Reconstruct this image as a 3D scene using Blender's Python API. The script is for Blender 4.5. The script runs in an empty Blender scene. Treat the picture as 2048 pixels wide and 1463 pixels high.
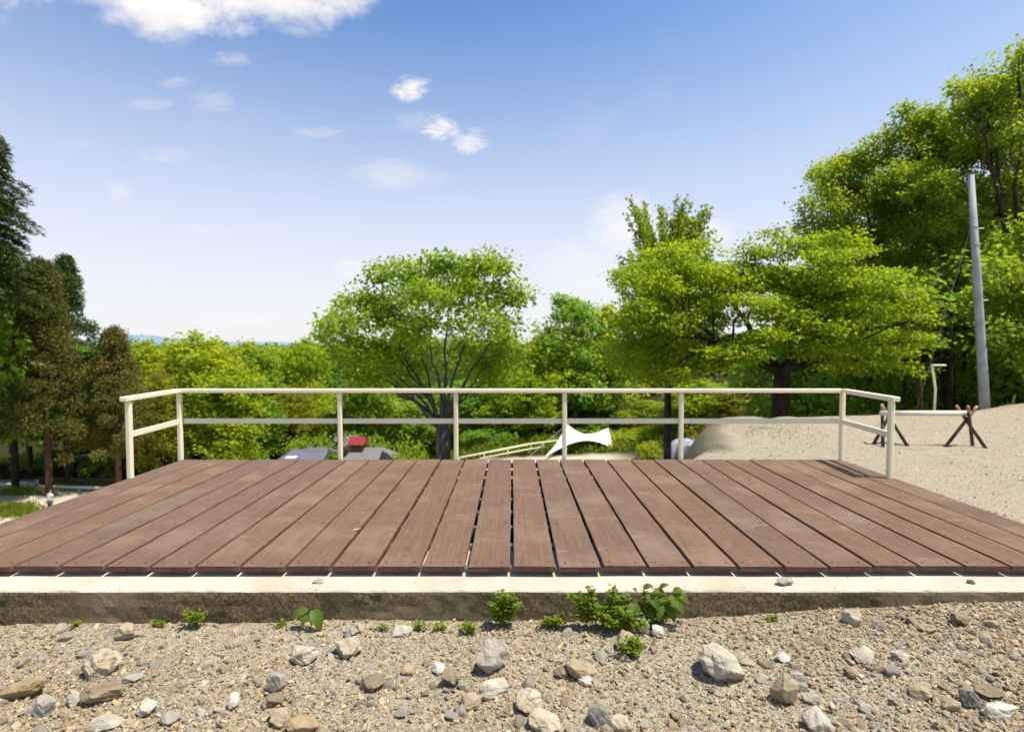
import bpy, math, random
import numpy as np
from mathutils import Vector, Matrix
R = math.radians
rnd = random.Random(7)
rng = np.random.default_rng(7)
SC = bpy.context.scene
COL = SC.collection

# ------------------------------------------------------------------ camera
F = 1100.0                       # focal length in pixels of the 2048 wide photo
CZ = 1.38
TH = math.atan(43.5 / F)
cam_d = bpy.data.cameras.new('camera')
cam = bpy.data.objects.new('camera', cam_d); COL.objects.link(cam)
cam.location = (0, 0, CZ); cam.rotation_euler = (R(90) - TH, 0, 0)
cam_d.sensor_width = 36; cam_d.sensor_fit = 'HORIZONTAL'; cam_d.lens = F * 36 / 2048
cam_d.clip_start = .05; cam_d.clip_end = 9000
cam_d.dof.use_dof = True; cam_d.dof.focus_distance = 2.75; cam_d.dof.aperture_fstop = 2.2
SC.camera = cam

# ------------------------------------------------------------------ sun, sky, exposure
EL, AZ = R(68), R(106)           # azimuth clockwise from the view direction (+y)
SDIR = Vector((math.cos(EL) * math.sin(AZ), math.cos(EL) * math.cos(AZ), math.sin(EL)))
sun_d = bpy.data.lights.new('sun', 'SUN'); sun_d.energy = 4.6; sun_d.angle = R(.53); sun_d.color = (1, .93, .80)
sun = bpy.data.objects.new('sun', sun_d); COL.objects.link(sun)
sun.rotation_euler = SDIR.to_track_quat('Z', 'Y').to_euler(); sun.location = (6, -2, 14)
SC.view_settings.view_transform = 'Standard'; SC.view_settings.look = 'None'
SC.view_settings.gamma = 1; SC.view_settings.use_curve_mapping = False
SC.view_settings.exposure = 0.60


class NT:
    """short hand for building node trees"""
    def __init__(s, tree):
        s.t = tree; tree.nodes.clear()
    def n(s, kind, ins=None, **kw):
        nd = s.t.nodes.new(kind)
        for k, v in kw.items(): setattr(nd, k, v)
        for k, v in (ins or {}).items():
            if isinstance(v, bpy.types.NodeSocket): s.t.links.new(v, nd.inputs[k])
            else:
                try: nd.inputs[k].default_value = v
                except Exception: nd.inputs[k].default_value = (*v, 1)
        return nd
    def math(s, op, a, b=0.0, clamp=False):
        return s.n('ShaderNodeMath', {0: a, 1: b}, operation=op, use_clamp=clamp).outputs[0]
    def mix(s, f, a, b, blend='MIX'):
        nd = s.n('ShaderNodeMix', data_type='RGBA', blend_type=blend)
        for i, v in ((0, f), (6, a), (7, b)):
            if isinstance(v, bpy.types.NodeSocket): s.t.links.new(v, nd.inputs[i])
            elif isinstance(v, (int, float)): nd.inputs[i].default_value = v
            else: nd.inputs[i].default_value = (*v[:3], 1)
        return nd.outputs[2]
    def step(s, v, lo, hi, to0=0., to1=1.):
        return s.n('ShaderNodeMapRange', {0: v, 1: lo, 2: hi, 3: to0, 4: to1}, interpolation_type='SMOOTHSTEP').outputs[0]
    def noise(s, vec, scale, detail=4, rough=.55, dist=0.):
        nd = s.n('ShaderNodeTexNoise', {'Scale': scale, 'Detail': detail, 'Roughness': rough, 'Distortion': dist})
        if vec is not None: s.t.links.new(vec, nd.inputs['Vector'])
        return nd.outputs[0]
    def mapping(s, vec, scale=(1, 1, 1), loc=(0, 0, 0)):
        return s.n('ShaderNodeMapping', {'Vector': vec, 'Scale': scale, 'Location': loc}).outputs[0]


world = bpy.data.worlds.new('World'); SC.world = world; world.use_nodes = True
w = NT(world.node_tree)
sky = w.n('ShaderNodeTexSky', sky_type='NISHITA', sun_disc=False, sun_elevation=EL, sun_rotation=AZ,
          altitude=400, air_density=1.0, dust_density=1.2, ozone_density=1.6)
gen = w.n('ShaderNodeTexCoord').outputs['Generated']
sep = w.n('ShaderNodeSeparateXYZ', {0: gen})
dx, dy, dz = sep.outputs
ys = w.math('MAXIMUM', dy, .05)
U = w.math('DIVIDE', dx, ys); V = w.math('DIVIDE', dz, ys)
# humid white air low over the valley
hz = w.step(dz, -.05, .57, 1, 0)
skyc = w.mix(1.0, sky.outputs[0], (.57, .80, 1.0), 'MULTIPLY')
skyc = w.mix(w.math('MULTIPLY', w.math('POWER', hz, .9), .96), skyc, (4.80, 4.68, 4.75))
skyc = w.mix(w.math('MULTIPLY', w.step(U, -.1, 1.3), .25), skyc, (3.7, 4.4, 5.2))
# clouds: warped ellipses in directions of the sky, mixed into the sky
nv = w.n('ShaderNodeCombineXYZ', {0: U, 1: V, 2: .3}).outputs[0]
n1 = w.noise(w.mapping(nv, (1, 1.7, 1)), 7.0, 7, .62, .35)
n2 = w.noise(w.mapping(nv, (1, 1.5, 1), (5, 3, 1)), 3.0, 4, .55)
n3 = w.noise(w.mapping(nv, (1, 1.9, 1), (1, 8, 1)), 22.0, 8, .68, .9)
cl = None
CL = [(430, -42, 350, 110, 1.0, 1.15), (560, -2, 200, 62, .9, 1.), (345, 32, 90, 62, .9, 1.1), (240, 0, 120, 40, .7, 1.), (823, 190, 34, 22, .95, 1.), (838, 172, 24, 8, .5, 1.),
      (884, 264, 38, 24, .95, 1.), (938, 289, 38, 22, .75, 1.), (835, 252, 55, 22, .3, 1.), (775, 352, 85, 28, .5, 1.), (870, 358, 50, 16, .3, 1.),
      (365, 178, 34, 12, .45, 1.), (432, 214, 48, 24, .42, 1.), (475, 130, 42, 14, .45, 1.), (318, 218, 46, 12, .35, 1.),
      (248, 390, 30, 24, .38, 1.), (345, 315, 50, 14, .42, 1.), (640, 272, 50, 10, .36, 1.), (165, 298, 40, 9, .22, 1.), (20, 55, 30, 18, .25, 1.),
      (1258, 468, 78, 62, .8, 1.), (1405, 470, 56, 40, .75, 1.), (1190, 540, 120, 60, .45, 1.), (720, 538, 44, 20, .6, 1.), (415, 460, 55, 10, .35, 1.), (545, 455, 40, 9, .25, 1.),
      (480, 640, 90, 14, .5, 1.), (640, 690, 110, 12, .5, 1.)]
for px, py, a, b, o, g in CL:
    u0 = (px - 1024) / F; v0 = -(py - 688) / F
    du = w.math('MULTIPLY', w.math('SUBTRACT', U, u0), F / a); dv = w.math('MULTIPLY', w.math('SUBTRACT', V, v0), F / b)
    d2 = w.math('ADD', w.math('MULTIPLY', du, du), w.math('MULTIPLY', dv, dv))
    sh = w.math('SUBTRACT', 1.0, w.math('MULTIPLY', d2, .55))
    f = w.math('ADD', sh, w.math('MULTIPLY', w.math('SUBTRACT', n1 if a > 60 else n3, .5), 2.9 if a > 100 else 2.7))
    f = w.math('MULTIPLY', w.step(f, .15 if a < 100 else .1, 1.35 if a < 100 else 1.2), o if o > .6 else o * .58)
    cl = f if cl is None else w.math('MAXIMUM', cl, f)
gate = w.step(dy, .1, .3)
cl = w.math('MULTIPLY', cl, gate)
wisp = w.math('MULTIPLY', w.step(n2, .55, .8), .12)
cl = w.math('MAXIMUM', cl, wisp)
skyc = w.mix(cl, skyc, (5.6, 5.25, 5.05))
bg = w.n('ShaderNodeBackground', {'Color': skyc, 'Strength': .13})
w.t.links.new(bg.outputs[0], w.n('ShaderNodeOutputWorld').inputs[0])

# ------------------------------------------------------------------ helpers
def ray(px, py):
    u = (px - 1024) / F; v = -(py - 731.5) / F
    return Vector((u, math.cos(TH) + v * math.sin(TH), -math.sin(TH) + v * math.cos(TH)))
def at_y(px, py, Y):
    d = ray(px, py); return Vector((0, 0, CZ)) + d * (Y / d.y)
def at_z(px, py, z):
    d = ray(px, py); return Vector((0, 0, CZ)) + d * ((z - CZ) / d.z)

def _hash(ix, iy, s):
    h = (ix.astype(np.int64) * 374761393 + iy.astype(np.int64) * 668265263 + s * 974634777) & 0x7fffffff
    h = ((h ^ (h >> 13)) * 1274126177) & 0x7fffffff
    return ((h ^ (h >> 16)) & 0xffff) / 65535.0
def vnoise(x, y, s=0):
    x = np.asarray(x, float); y = np.asarray(y, float)
    ix = np.floor(x); iy = np.floor(y); fx = x - ix; fy = y - iy
    fx = fx * fx * (3 - 2 * fx); fy = fy * fy * (3 - 2 * fy)
    a = _hash(ix, iy, s); b = _hash(ix + 1, iy, s); c = _hash(ix, iy + 1, s); d = _hash(ix + 1, iy + 1, s)
    return (a + (b - a) * fx + (c - a) * fy + (a - b - c + d) * fx * fy) * 2 - 1
def fbm(x, y, s=0, o=4):
    r = 0; a = 1.; t = 0
    for k in range(o):
        r = r + a * vnoise(x * 2 ** k + 17.3 * k, y * 2 ** k - 9.1 * k, s + k); t += a; a *= .5
    return r / t
def sstep(v, a, b):
    t = np.clip((v - a) / (b - a), 0, 1); return t * t * (3 - 2 * t)

def link(o, parent=None):
    COL.objects.link(o)
    if parent is not None: o.parent = parent
    return o
def mesh(name, V, Fs, mats, parent=None, smooth=False, mi=None, tint=None, loc=None):
    """one mesh object; Fs: an (n,k) array, or a list of index tuples"""
    me = bpy.data.meshes.new(name)
    if isinstance(Fs, np.ndarray):
        V = np.asarray(V, np.float32); nf, k = Fs.shape
        me.vertices.add(len(V)); me.vertices.foreach_set('co', V.ravel())
        me.loops.add(nf * k); me.loops.foreach_set('vertex_index', Fs.astype(np.int32).ravel())
        me.polygons.add(nf); me.polygons.foreach_set('loop_start', np.arange(0, nf * k, k, dtype=np.int32))
        me.polygons.foreach_set('loop_total', np.full(nf, k, np.int32))
        if mi is not None: me.polygons.foreach_set('material_index', np.asarray(mi, np.int32))
        me.update(calc_edges=True)
    else:
        me.from_pydata([tuple(v) for v in V], [], Fs)
        if mi is not None: me.polygons.foreach_set('material_index', mi)
    me.polygons.foreach_set('use_smooth', [bool(smooth)] * len(me.polygons))
    if tint is not None:
        t = np.asarray(tint, np.float32)
        if t.ndim == 1:
            a = me.attributes.new('tint', 'FLOAT', 'POINT'); a.data.foreach_set('value', t)
        else:
            a = me.attributes.new('tint', 'FLOAT_COLOR', 'POINT')
            a.data.foreach_set('color', np.c_[t, np.ones(len(t))].astype(np.float32).ravel())
    for m in (mats if isinstance(mats, (list, tuple)) else [mats]): me.materials.append(m)
    o = bpy.data.objects.new(name, me); link(o, parent)
    if loc is not None: o.location = loc
    return o
def tag(o, label=None, cat=None, group=None, kind=None):
    if label: o['label'] = label
    if cat: o['category'] = cat
    if group: o['group'] = group
    if kind: o['kind'] = kind
    return o
def empty(name, loc, label, cat, group=None, rz=0):
    o = bpy.data.objects.new(name, None); o.empty_display_size = .2; link(o)
    o.location = loc; o.rotation_euler = (0, 0, rz)
    return tag(o, label, cat, group)

class MB:
    """collects boxes and tubes into one mesh"""
    def __init__(s): s.v = []; s.f = []; s.m = []
    def add(s, vs, fs, m=0):
        b = len(s.v); s.v += [tuple(v) for v in vs]; s.f += [tuple(i + b for i in f) for f in fs]; s.m += [m] * len(fs)
    def box(s, c, size, rot=None, m=0):
        hx, hy, hz = size[0] / 2, size[1] / 2, size[2] / 2
        vs = [Vector((x, y, z)) for x in (-hx, hx) for y in (-hy, hy) for z in (-hz, hz)]
        if rot is not None: vs = [rot @ v for v in vs]
        c = Vector(c); s.add([v + c for v in vs], [(0, 1, 3, 2), (4, 6, 7, 5), (0, 4, 5, 1), (2, 3, 7, 6), (0, 2, 6, 4), (1, 5, 7, 3)], m)
    def tube(s, pts, rad, k=8, m=0, cap=True):
        pts = [Vector(p) for p in pts]; n = len(pts)
        rad = list(rad) if hasattr(rad, '__len__') else [rad] * n
        vs = []; u = None
        for i, p in enumerate(pts):
            d = (pts[min(i + 1, n - 1)] - pts[max(i - 1, 0)]).normalized()
            if u is None: u = d.orthogonal().normalized()
            u = (u - d * u.dot(d)); u = u.normalized() if u.length > 1e-6 else d.orthogonal().normalized()
            q = d.cross(u)
            for j in range(k):
                a = 2 * math.pi * j / k
                vs.append(p + (u * math.cos(a) + q * math.sin(a)) * rad[i])
        fs = [(i * k + j, i * k + (j + 1) % k, (i + 1) * k + (j + 1) % k, (i + 1) * k + j) for i in range(n - 1) for j in range(k)]
        if cap: fs += [tuple(range(k - 1, -1, -1)), tuple((n - 1) * k + j for j in range(k))]
        s.add(vs, fs, m)
    def bar(s, a, b, wdt, thk, m=0, bev=None, up=(0, 0, 1)):
        a = Vector(a); b = Vector(b); d = b - a; L = d.length; d.normalize()
        upv = Vector(up); sd = d.cross(upv).normalized(); u2 = sd.cross(d)
        rot = Matrix((d, sd, u2)).transposed()
        s.box((a + b) / 2, (L, wdt, thk), rot, m)
    def build(s, name, mats, parent=None, smooth=False, bevel=0, loc=None):
        o = mesh(name, s.v, s.f, mats, parent, smooth, s.m, loc=loc)
        if bevel:
            b = o.modifiers.new('bevel', 'BEVEL'); b.width = bevel; b.segments = 2; b.limit_method = 'ANGLE'
        return o

def mat(name):
    m = bpy.data.materials.new(name); m.use_nodes = True
    return m, NT(m.node_tree)
def out(t, sh): t.t.links.new(sh, t.n('ShaderNodeOutputMaterial').inputs[0])
def princ(t, col, rough=.7, spec=.3, normal=None, metal=0.):
    ins = {'Base Color': col, 'Roughness': rough, 'Specular IOR Level': spec, 'Metallic': metal}
    if normal is not None: ins['Normal'] = normal
    return t.n('ShaderNodeBsdfPrincipled', ins).outputs[0]
def bump(t, h, strength=.4, dist=.01):
    return t.n('ShaderNodeBump', {'Height': h, 'Strength': strength, 'Distance': dist}).outputs[0]
def simple(name, col, rough=.6, var=.25, scale=6, spec=.3, metal=0., bmp=0., bscale=40):
    m, t = mat(name); oc = t.n('ShaderNodeTexCoord').outputs['Object']
    n = t.noise(oc, scale, 5, .6)
    c = t.mix(t.step(n, .3, .7), tuple(x * (1 - var) for x in col), tuple(min(1, x * (1 + var)) for x in col))
    nm = bump(t, t.noise(oc, bscale, 4), bmp, .01) if bmp else None
    out(t, princ(t, c, rough, spec, nm, metal)); return m

# ------------------------------------------------------------------ materials
M = {}
def leafmat(name, c0, c1, c2, trans=.6, tcol=(1.5, 1.35, .7)):
    m, t = mat(name)
    at = t.n('ShaderNodeAttribute', attribute_name='tint').outputs['Fac']
    oi = t.n('ShaderNodeObjectInfo').outputs['Random']
    f = t.math('ADD', at, t.math('MULTIPLY', t.math('SUBTRACT', oi, .5), .3))
    c = t.mix(t.step(f, .0, .55), c0, c1); c = t.mix(t.step(f, .5, 1.), c, c2)
    d = princ(t, c, .5, .28)
    tr = t.n('ShaderNodeBsdfTranslucent', {'Color': t.mix(1.0, c, tcol, 'MULTIPLY')}).outputs[0]
    mx = t.n('ShaderNodeMixShader', {0: trans, 1: d, 2: tr}).outputs[0]
    out(t, mx); M[name] = m
leafmat('leaf_zelkova', (0.151, 0.283, 0.025), (0.215, 0.354, 0.024), (0.297, 0.373, 0.025))
leafmat('leaf_maple', (0.184, 0.297, 0.019), (0.289, 0.383, 0.019), (0.395, 0.412, 0.023))
leafmat('leaf_oak', (0.160, 0.270, 0.029), (0.240, 0.334, 0.026), (0.337, 0.356, 0.032))
leafmat('leaf_bright', (0.202, 0.337, 0.025), (0.315, 0.414, 0.024), (0.405, 0.429, 0.025))
leafmat('leaf_mid', (0.157, 0.317, 0.044), (0.225, 0.374, 0.036), (0.310, 0.381, 0.037))
leafmat('leaf_olive', (0.202, 0.229, 0.030), (0.265, 0.272, 0.030), (0.337, 0.302, 0.033))
leafmat('leaf_far', (0.109, 0.182, 0.047), (0.155, 0.232, 0.051), (0.189, 0.244, 0.049))
leafmat('needle_cedar', (.070, .086, .014), (.125, .130, .020), (.200, .155, .032), .3)
leafmat('needle_dark', (0.036, 0.076, 0.015), (0.072, 0.124, 0.019), (0.140, 0.180, 0.027), .25)
leafmat('needle_fir', (.030, .055, .010), (.068, .098, .016), (.15, .165, .028), .25)
leafmat('leaf_weed', (0.145, 0.266, 0.022), (0.209, 0.301, 0.021), (0.322, 0.351, 0.027))
leafmat('leaf_broad_weed', (0.086, 0.165, 0.022), (0.126, 0.208, 0.028), (0.186, 0.245, 0.035))
leafmat('grass_blade', (0.095, 0.176, 0.012), (0.191, 0.279, 0.018), (0.334, 0.338, 0.060))
leafmat('blossom', (.42, .36, .28), (.5, .45, .36), (.55, .5, .42), .3, (1, 1, .9))

def bark(name, a, b):
    m, t = mat(name); oc = t.n('ShaderNodeTexCoord').outputs['Object']
    n = t.noise(t.mapping(oc, (9, 9, 1.6)), 2.0, 6, .65, .5); n2 = t.noise(oc, 1.6, 3)
    c = t.mix(t.step(n, .32, .68), a, b); c = t.mix(t.math('MULTIPLY', t.step(n2, .5, .75), .4), c, (.16, .16, .12))
    out(t, princ(t, c, .9, .15, bump(t, n, .8, .03))); M[name] = m
bark('bark_dark', (.020, .015, .011), (.060, .045, .034))
bark('bark_grey', (.040, .036, .030), (.120, .108, .090))
bark('bark_red', (.050, .026, .016), (.125, .070, .045))

def mk_board():
    m, t = mat('painted_board')
    oc = t.n('ShaderNodeTexCoord').outputs['Object']; oi = t.n('ShaderNodeObjectInfo').outputs['Random']
    off = t.n('ShaderNodeCombineXYZ', {0: t.math('MULTIPLY', oi, 37.), 1: t.math('MULTIPLY', oi, 91.), 2: t.math('MULTIPLY', oi, 13.)}).outputs[0]
    v = t.n('ShaderNodeVectorMath', {0: oc, 1: off}, operation='ADD').outputs[0]
    g = t.noise(t.mapping(v, (70, 2.2, 70)), 1.0, 6, .62, .4)          # grain along the board
    g2 = t.noise(t.mapping(v, (24, .9, 24)), 1.0, 4, .55, 1.2)
    big = t.noise(v, 2.1, 5, .62, .3)
    scuff = t.noise(t.mapping(v, (7, 14, 7)), 1.0, 6, .68, .9)
    spot = t.noise(v, 38, 3, .6)
    base = t.mix(t.step(g, .28, .72), (0.196, 0.109, 0.064), (0.258, 0.156, 0.096))
    base = t.mix(t.math('MULTIPLY', t.step(g2, .52, .75), .35), base, (0.139, 0.067, 0.040))
    base = t.mix(t.math('MULTIPLY', t.step(big, .44, .70), .60), base, (0.330, 0.231, 0.155))
    base = t.mix(t.math('MULTIPLY', t.step(scuff, .58, .74), .55), base, (.45, .36, .255))
    scr = t.noise(t.mapping(v, (5, 30, 5)), 1.0, 7, .72, 2.2)
    base = t.mix(t.math('MULTIPLY', t.step(scr, .61, .70), .55), base, (.52, .42, .31))
    dk = t.noise(v, 5.5, 5, .6, 1.)
    base = t.mix(t.math('MULTIPLY', t.step(dk, .56, .72), .45), base, (.135, .075, .046))
    base = t.mix(t.math('MULTIPLY', t.step(spot, .64, .73), .45), base, (.54, .46, .36))
    hv = t.n('ShaderNodeHueSaturation', {'Value': t.math('ADD', .60, t.math('MULTIPLY', oi, .10)), 'Saturation': t.math('ADD', .97, t.math('MULTIPLY', oi, .14)), 'Color': base}).outputs[0]
    h = t.math('ADD', g, t.math('MULTIPLY', scuff, .5))
    out(t, princ(t, hv, t.step(big, .3, .7, .5, .72), .32, bump(t, h, .45, .004))); M['board'] = m
mk_board()
M['board_end'] = simple('shade_darkened_end_paint', (.085, .034, .021), .6, .35, 25, .3, bmp=.3, bscale=90)  # unworn end paint, darkened further to carry the shade on the board ends
M['screw'] = simple('screw_head', (.03, .02, .016), .5, .2, 30)
M['cream'] = simple('cream_paint', (.83, .755, .53), .38, .035, 5, .4, bmp=.05, bscale=60)
M['steel'] = simple('galvanised_joist', (.20, .20, .21), .45, .2, 20, .5, .5)
M['pole'] = simple('pole_concrete', (.33, .335, .35), .7, .16, 3, .3, bmp=.2, bscale=30)
M['wood_dark'] = simple('dark_round_wood', (.075, .048, .034), .75, .35, 12, .25, bmp=.4)
M['wood_pale'] = simple('pale_cut_wood', (.38, .22, .12), .75, .2, 14, .2)
M['log'] = simple('peeled_log', (.62, .56, .44), .6, .10, 9, .25, bmp=.2)
M['white_cloth'] = simple('white_tarp_cloth', (.84, .85, .82), .7, .03, 2, .2)
M['mauve_cloth'] = simple('mauve_grey_tarp_cloth', (.125, .12, .16), .7, .08, 2, .2)
M['tent_grey'] = simple('lilac_grey_tent_cloth', (.34, .34, .42), .6, .08, 2, .3)
M['tent_dark'] = simple('dark_tent_trim', (.06, .065, .08), .6, .1, 4)
M['roof_grey'] = simple('grey_hut_roof', (.17, .155, .15), .75, .1, 5, bmp=.2)
M['roof_red'] = simple('red_metal_roof', (.26, .018, .028), .45, .15, 5, .4)
M['hut_wall'] = simple('brown_hut_wall', (.14, .09, .06), .8, .2, 6)
M['glass'] = simple('dark_window_glass', (.02, .03, .035), .08, .1, 3, .6)
M['car_white'] = simple('white_car_paint', (.72, .74, .76), .25, .02, 3, .6)
M['car_grey'] = simple('grey_car_paint', (.12, .13, .15), .25, .05, 3, .6)
M['rubber'] = simple('tyre_rubber', (.02, .02, .02), .8, .1, 10)
M['black'] = simple('black_cloth', (.015, .015, .018), .8, .2, 10)
M['wire'] = simple('galvanised_wire', (.30, .30, .30), .5, .1, 30, .5, .6)
M['skin'] = simple('skin', (.52, .33, .24), .55, .04, 8)
M['hair'] = simple('hair', (.012, .010, .009), .5, .2, 40)
M['shirt'] = simple('white_shirt', (.75, .76, .78), .8, .06, 10)
M['trousers'] = simple('grey_trousers', (.10, .11, .14), .85, .15, 10)
M['dry_leaf'] = simple('dry_leaf', (.50, .36, .10), .7, .2, 60)
M['stem'] = simple('weed_stem', (.15, .16, .035), .7, .2, 30)
M['stem_red'] = simple('vine_stem', (.20, .09, .045), .7, .2, 30)

def mk_rock():
    m, t = mat('stone')
    oc = t.n('ShaderNodeTexCoord').outputs['Object']; at = t.n('ShaderNodeAttribute', attribute_name='tint').outputs['Color']
    oi = t.n('ShaderNodeObjectInfo').outputs['Random']
    v = t.n('ShaderNodeVectorMath', {0: oc, 1: t.n('ShaderNodeCombineXYZ', {0: t.math('MULTIPLY', oi, 50.)}).outputs[0]}, operation='ADD').outputs[0]
    a = t.noise(v, 22, 6, .65); b = t.noise(v, 130, 4, .7); c3 = t.noise(v, 9, 3, .5, .8)
    c = t.mix(t.step(a, .25, .75), t.mix(1., at, (.72, .70, .68), 'MULTIPLY'), t.mix(1., at, (1.18, 1.17, 1.14), 'MULTIPLY'))
    c = t.mix(t.math('MULTIPLY', t.step(c3, .54, .72), .5), c, t.mix(1., at, (1.05, .80, .52), 'MULTIPLY'))
    c = t.mix(t.math('MULTIPLY', t.step(b, .60, .74), .45), c, t.mix(1., at, (.45, .42, .38), 'MULTIPLY'))
    h = t.math('ADD', a, t.math('MULTIPLY', b, .35))
    out(t, princ(t, c, .85, .22, bump(t, h, .9, .006))); M['rock'] = m
mk_rock()
def mk_pebbles():
    m, t = mat('gravel_stones')
    oc = t.n('ShaderNodeTexCoord').outputs['Object']; at = t.n('ShaderNodeAttribute', attribute_name='tint').outputs['Color']
    b = t.noise(oc, 160, 3, .65)
    c = t.mix(t.step(b, .3, .7), t.mix(1., at, (.8, .79, .77), 'MULTIPLY'), t.mix(1., at, (1.12, 1.12, 1.1), 'MULTIPLY'))
    out(t, princ(t, c, .88, .2, bump(t, b, .6, .003))); M['pebbles'] = m
mk_pebbles()

def mk_ground():
    m, t = mat('ground')
    oc = t.n('ShaderNodeTexCoord').outputs['Object']
    zone = t.n('ShaderNodeSeparateColor', {0: t.n('ShaderNodeAttribute', attribute_name='tint').outputs['Color']})
    zs, zg, zf = zone.outputs
    grit = t.n('ShaderNodeTexVoronoi', {'Vector': oc, 'Scale': 120.})
    grit2 = t.n('ShaderNodeTexVoronoi', {'Vector': oc, 'Scale': 42.})
    gs = t.n('ShaderNodeSeparateColor', {0: grit.outputs['Color']}).outputs[0]
    gs2 = t.n('ShaderNodeSeparateColor', {0: grit2.outputs['Color']}).outputs[0]
    big = t.noise(oc, 1.3, 5, .6); mid = t.noise(oc, 7, 5, .65); fine = t.noise(oc, 260, 3, .7)
    c = t.mix(t.step(gs, .1, .9), (.265, .215, .14), (.49, .425, .315))
    c = t.mix(t.math('MULTIPLY', t.step(gs2, .55, .95), .5), c, (.43, .40, .35))
    c = t.mix(t.math('MULTIPLY', t.step(fine, .55, .75), .45), c, (.17, .125, .085))
    c = t.mix(t.math('MULTIPLY', t.step(big, .42, .72), .40), c, (.47, .39, .27))
    c = t.mix(t.math('MULTIPLY', t.step(mid, .52, .75), .30), c, (.27, .20, .13))
    sand = t.mix(t.step(mid, .3, .7), (.44, .385, .285), (.54, .475, .36))
    c = t.mix(zs, c, sand)
    gr = t.mix(t.step(t.noise(oc, 2.2, 5, .7), .3, .7), (.05, .085, .012), (.13, .165, .03))
    c = t.mix(zg, c, gr)
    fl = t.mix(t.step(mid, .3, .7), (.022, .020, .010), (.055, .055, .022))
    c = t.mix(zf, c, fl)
    h = t.math('ADD', t.math('SUBTRACT', 1., grit.outputs['Distance']), t.math('MULTIPLY', t.math('SUBTRACT', 1., grit2.outputs['Distance']), 1.5))
    out(t, princ(t, c, .95, .0, bump(t, t.math('ADD', h, t.math('MULTIPLY', fine, .8)), .9, .009))); M['ground'] = m
mk_ground()

def mk_concrete():
    m, t = mat('weathered_concrete')
    oc = t.n('ShaderNodeTexCoord').outputs['Object']; geo = t.n('ShaderNodeNewGeometry')
    nz = t.n('ShaderNodeSeparateXYZ', {0: geo.outputs['True Normal']}).outputs[2]
    px = t.n('ShaderNodeSeparateXYZ', {0: oc}).outputs
    a = t.noise(oc, 3.2, 6, .65, .3); b = t.noise(oc, 60, 5, .75); c3 = t.noise(oc, 190, 3, .7); st = t.noise(t.mapping(oc, (10, 10, 1.5)), 1., 5, .6)
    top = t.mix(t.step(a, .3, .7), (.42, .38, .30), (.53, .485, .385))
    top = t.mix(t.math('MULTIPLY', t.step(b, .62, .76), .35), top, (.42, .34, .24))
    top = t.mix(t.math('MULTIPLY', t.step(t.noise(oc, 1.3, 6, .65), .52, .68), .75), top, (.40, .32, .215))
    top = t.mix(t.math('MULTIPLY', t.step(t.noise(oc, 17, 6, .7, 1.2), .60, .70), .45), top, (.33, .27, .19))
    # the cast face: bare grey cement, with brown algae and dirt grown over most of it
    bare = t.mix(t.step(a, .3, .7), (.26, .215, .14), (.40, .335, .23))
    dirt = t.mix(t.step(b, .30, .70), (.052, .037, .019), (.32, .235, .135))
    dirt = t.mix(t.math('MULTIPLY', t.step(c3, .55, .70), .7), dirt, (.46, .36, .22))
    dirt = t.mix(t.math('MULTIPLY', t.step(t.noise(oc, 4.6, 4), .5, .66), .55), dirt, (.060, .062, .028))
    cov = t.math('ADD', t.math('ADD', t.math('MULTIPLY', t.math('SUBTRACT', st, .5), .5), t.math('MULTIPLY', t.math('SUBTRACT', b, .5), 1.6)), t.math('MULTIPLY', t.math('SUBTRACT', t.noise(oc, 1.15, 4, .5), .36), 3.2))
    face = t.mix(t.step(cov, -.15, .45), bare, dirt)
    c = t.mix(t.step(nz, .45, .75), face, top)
    h = t.math('ADD', t.math('MULTIPLY', b, 1.2), t.math('MULTIPLY', c3, .7))
    out(t, princ(t, c, .92, .15, bump(t, h, t.step(nz, .4, .8, 1., .25), .012))); M['concrete'] = m
mk_concrete()

# ------------------------------------------------------------------ terrain
DZ = .21                                             # deck surface
YF = at_z(1024, 1132, DZ).y; YB = at_z(1024, 918, DZ).y
PITCH = .5 * ((at_z(1024 + 91, 1132, DZ).x) + at_z(1024 + 46.9, 918, DZ).x)
XW = at_z(1024, 1180, DZ - .056).y                   # front face of the concrete edge
CREST = [(-60, -60), (-9, -6), (-4.6, 1.2), (-3.75, 3.0), (-3.6, YB + .35), (2.0, YB + .5), (2.45, 6.7), (2.88, 8.1), (3.7, 9.7), (6.3, 10.3), (9, 11.0), (13, 12.6), (20, 14.5), (32, 18), (80, 24), (80, -60)]
def sdist(x, y):
    """distance to the terrace edge, positive inside the terrace"""
    x = np.asarray(x, float); y = np.asarray(y, float); best = np.full(x.shape, 1e9); ins = np.zeros(x.shape, bool); n = len(CREST)
    for i in range(n):
        ax, ay = CREST[i]; bx, by = CREST[(i + 1) % n]
        if i < n - 2:
            t = np.clip(((x - ax) * (bx - ax) + (y - ay) * (by - ay)) / ((bx - ax) ** 2 + (by - ay) ** 2), 0, 1)
            best = np.minimum(best, np.hypot(x - ax - t * (bx - ax), y - ay - t * (by - ay)))
        c = ((ay > y) != (by > y)); dyv = (by - ay) if by != ay else 1e-9
        ins ^= c & (x < (bx - ax) * (y - ay) / dyv + ax)
    return np.where(ins, best, -best)
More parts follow.
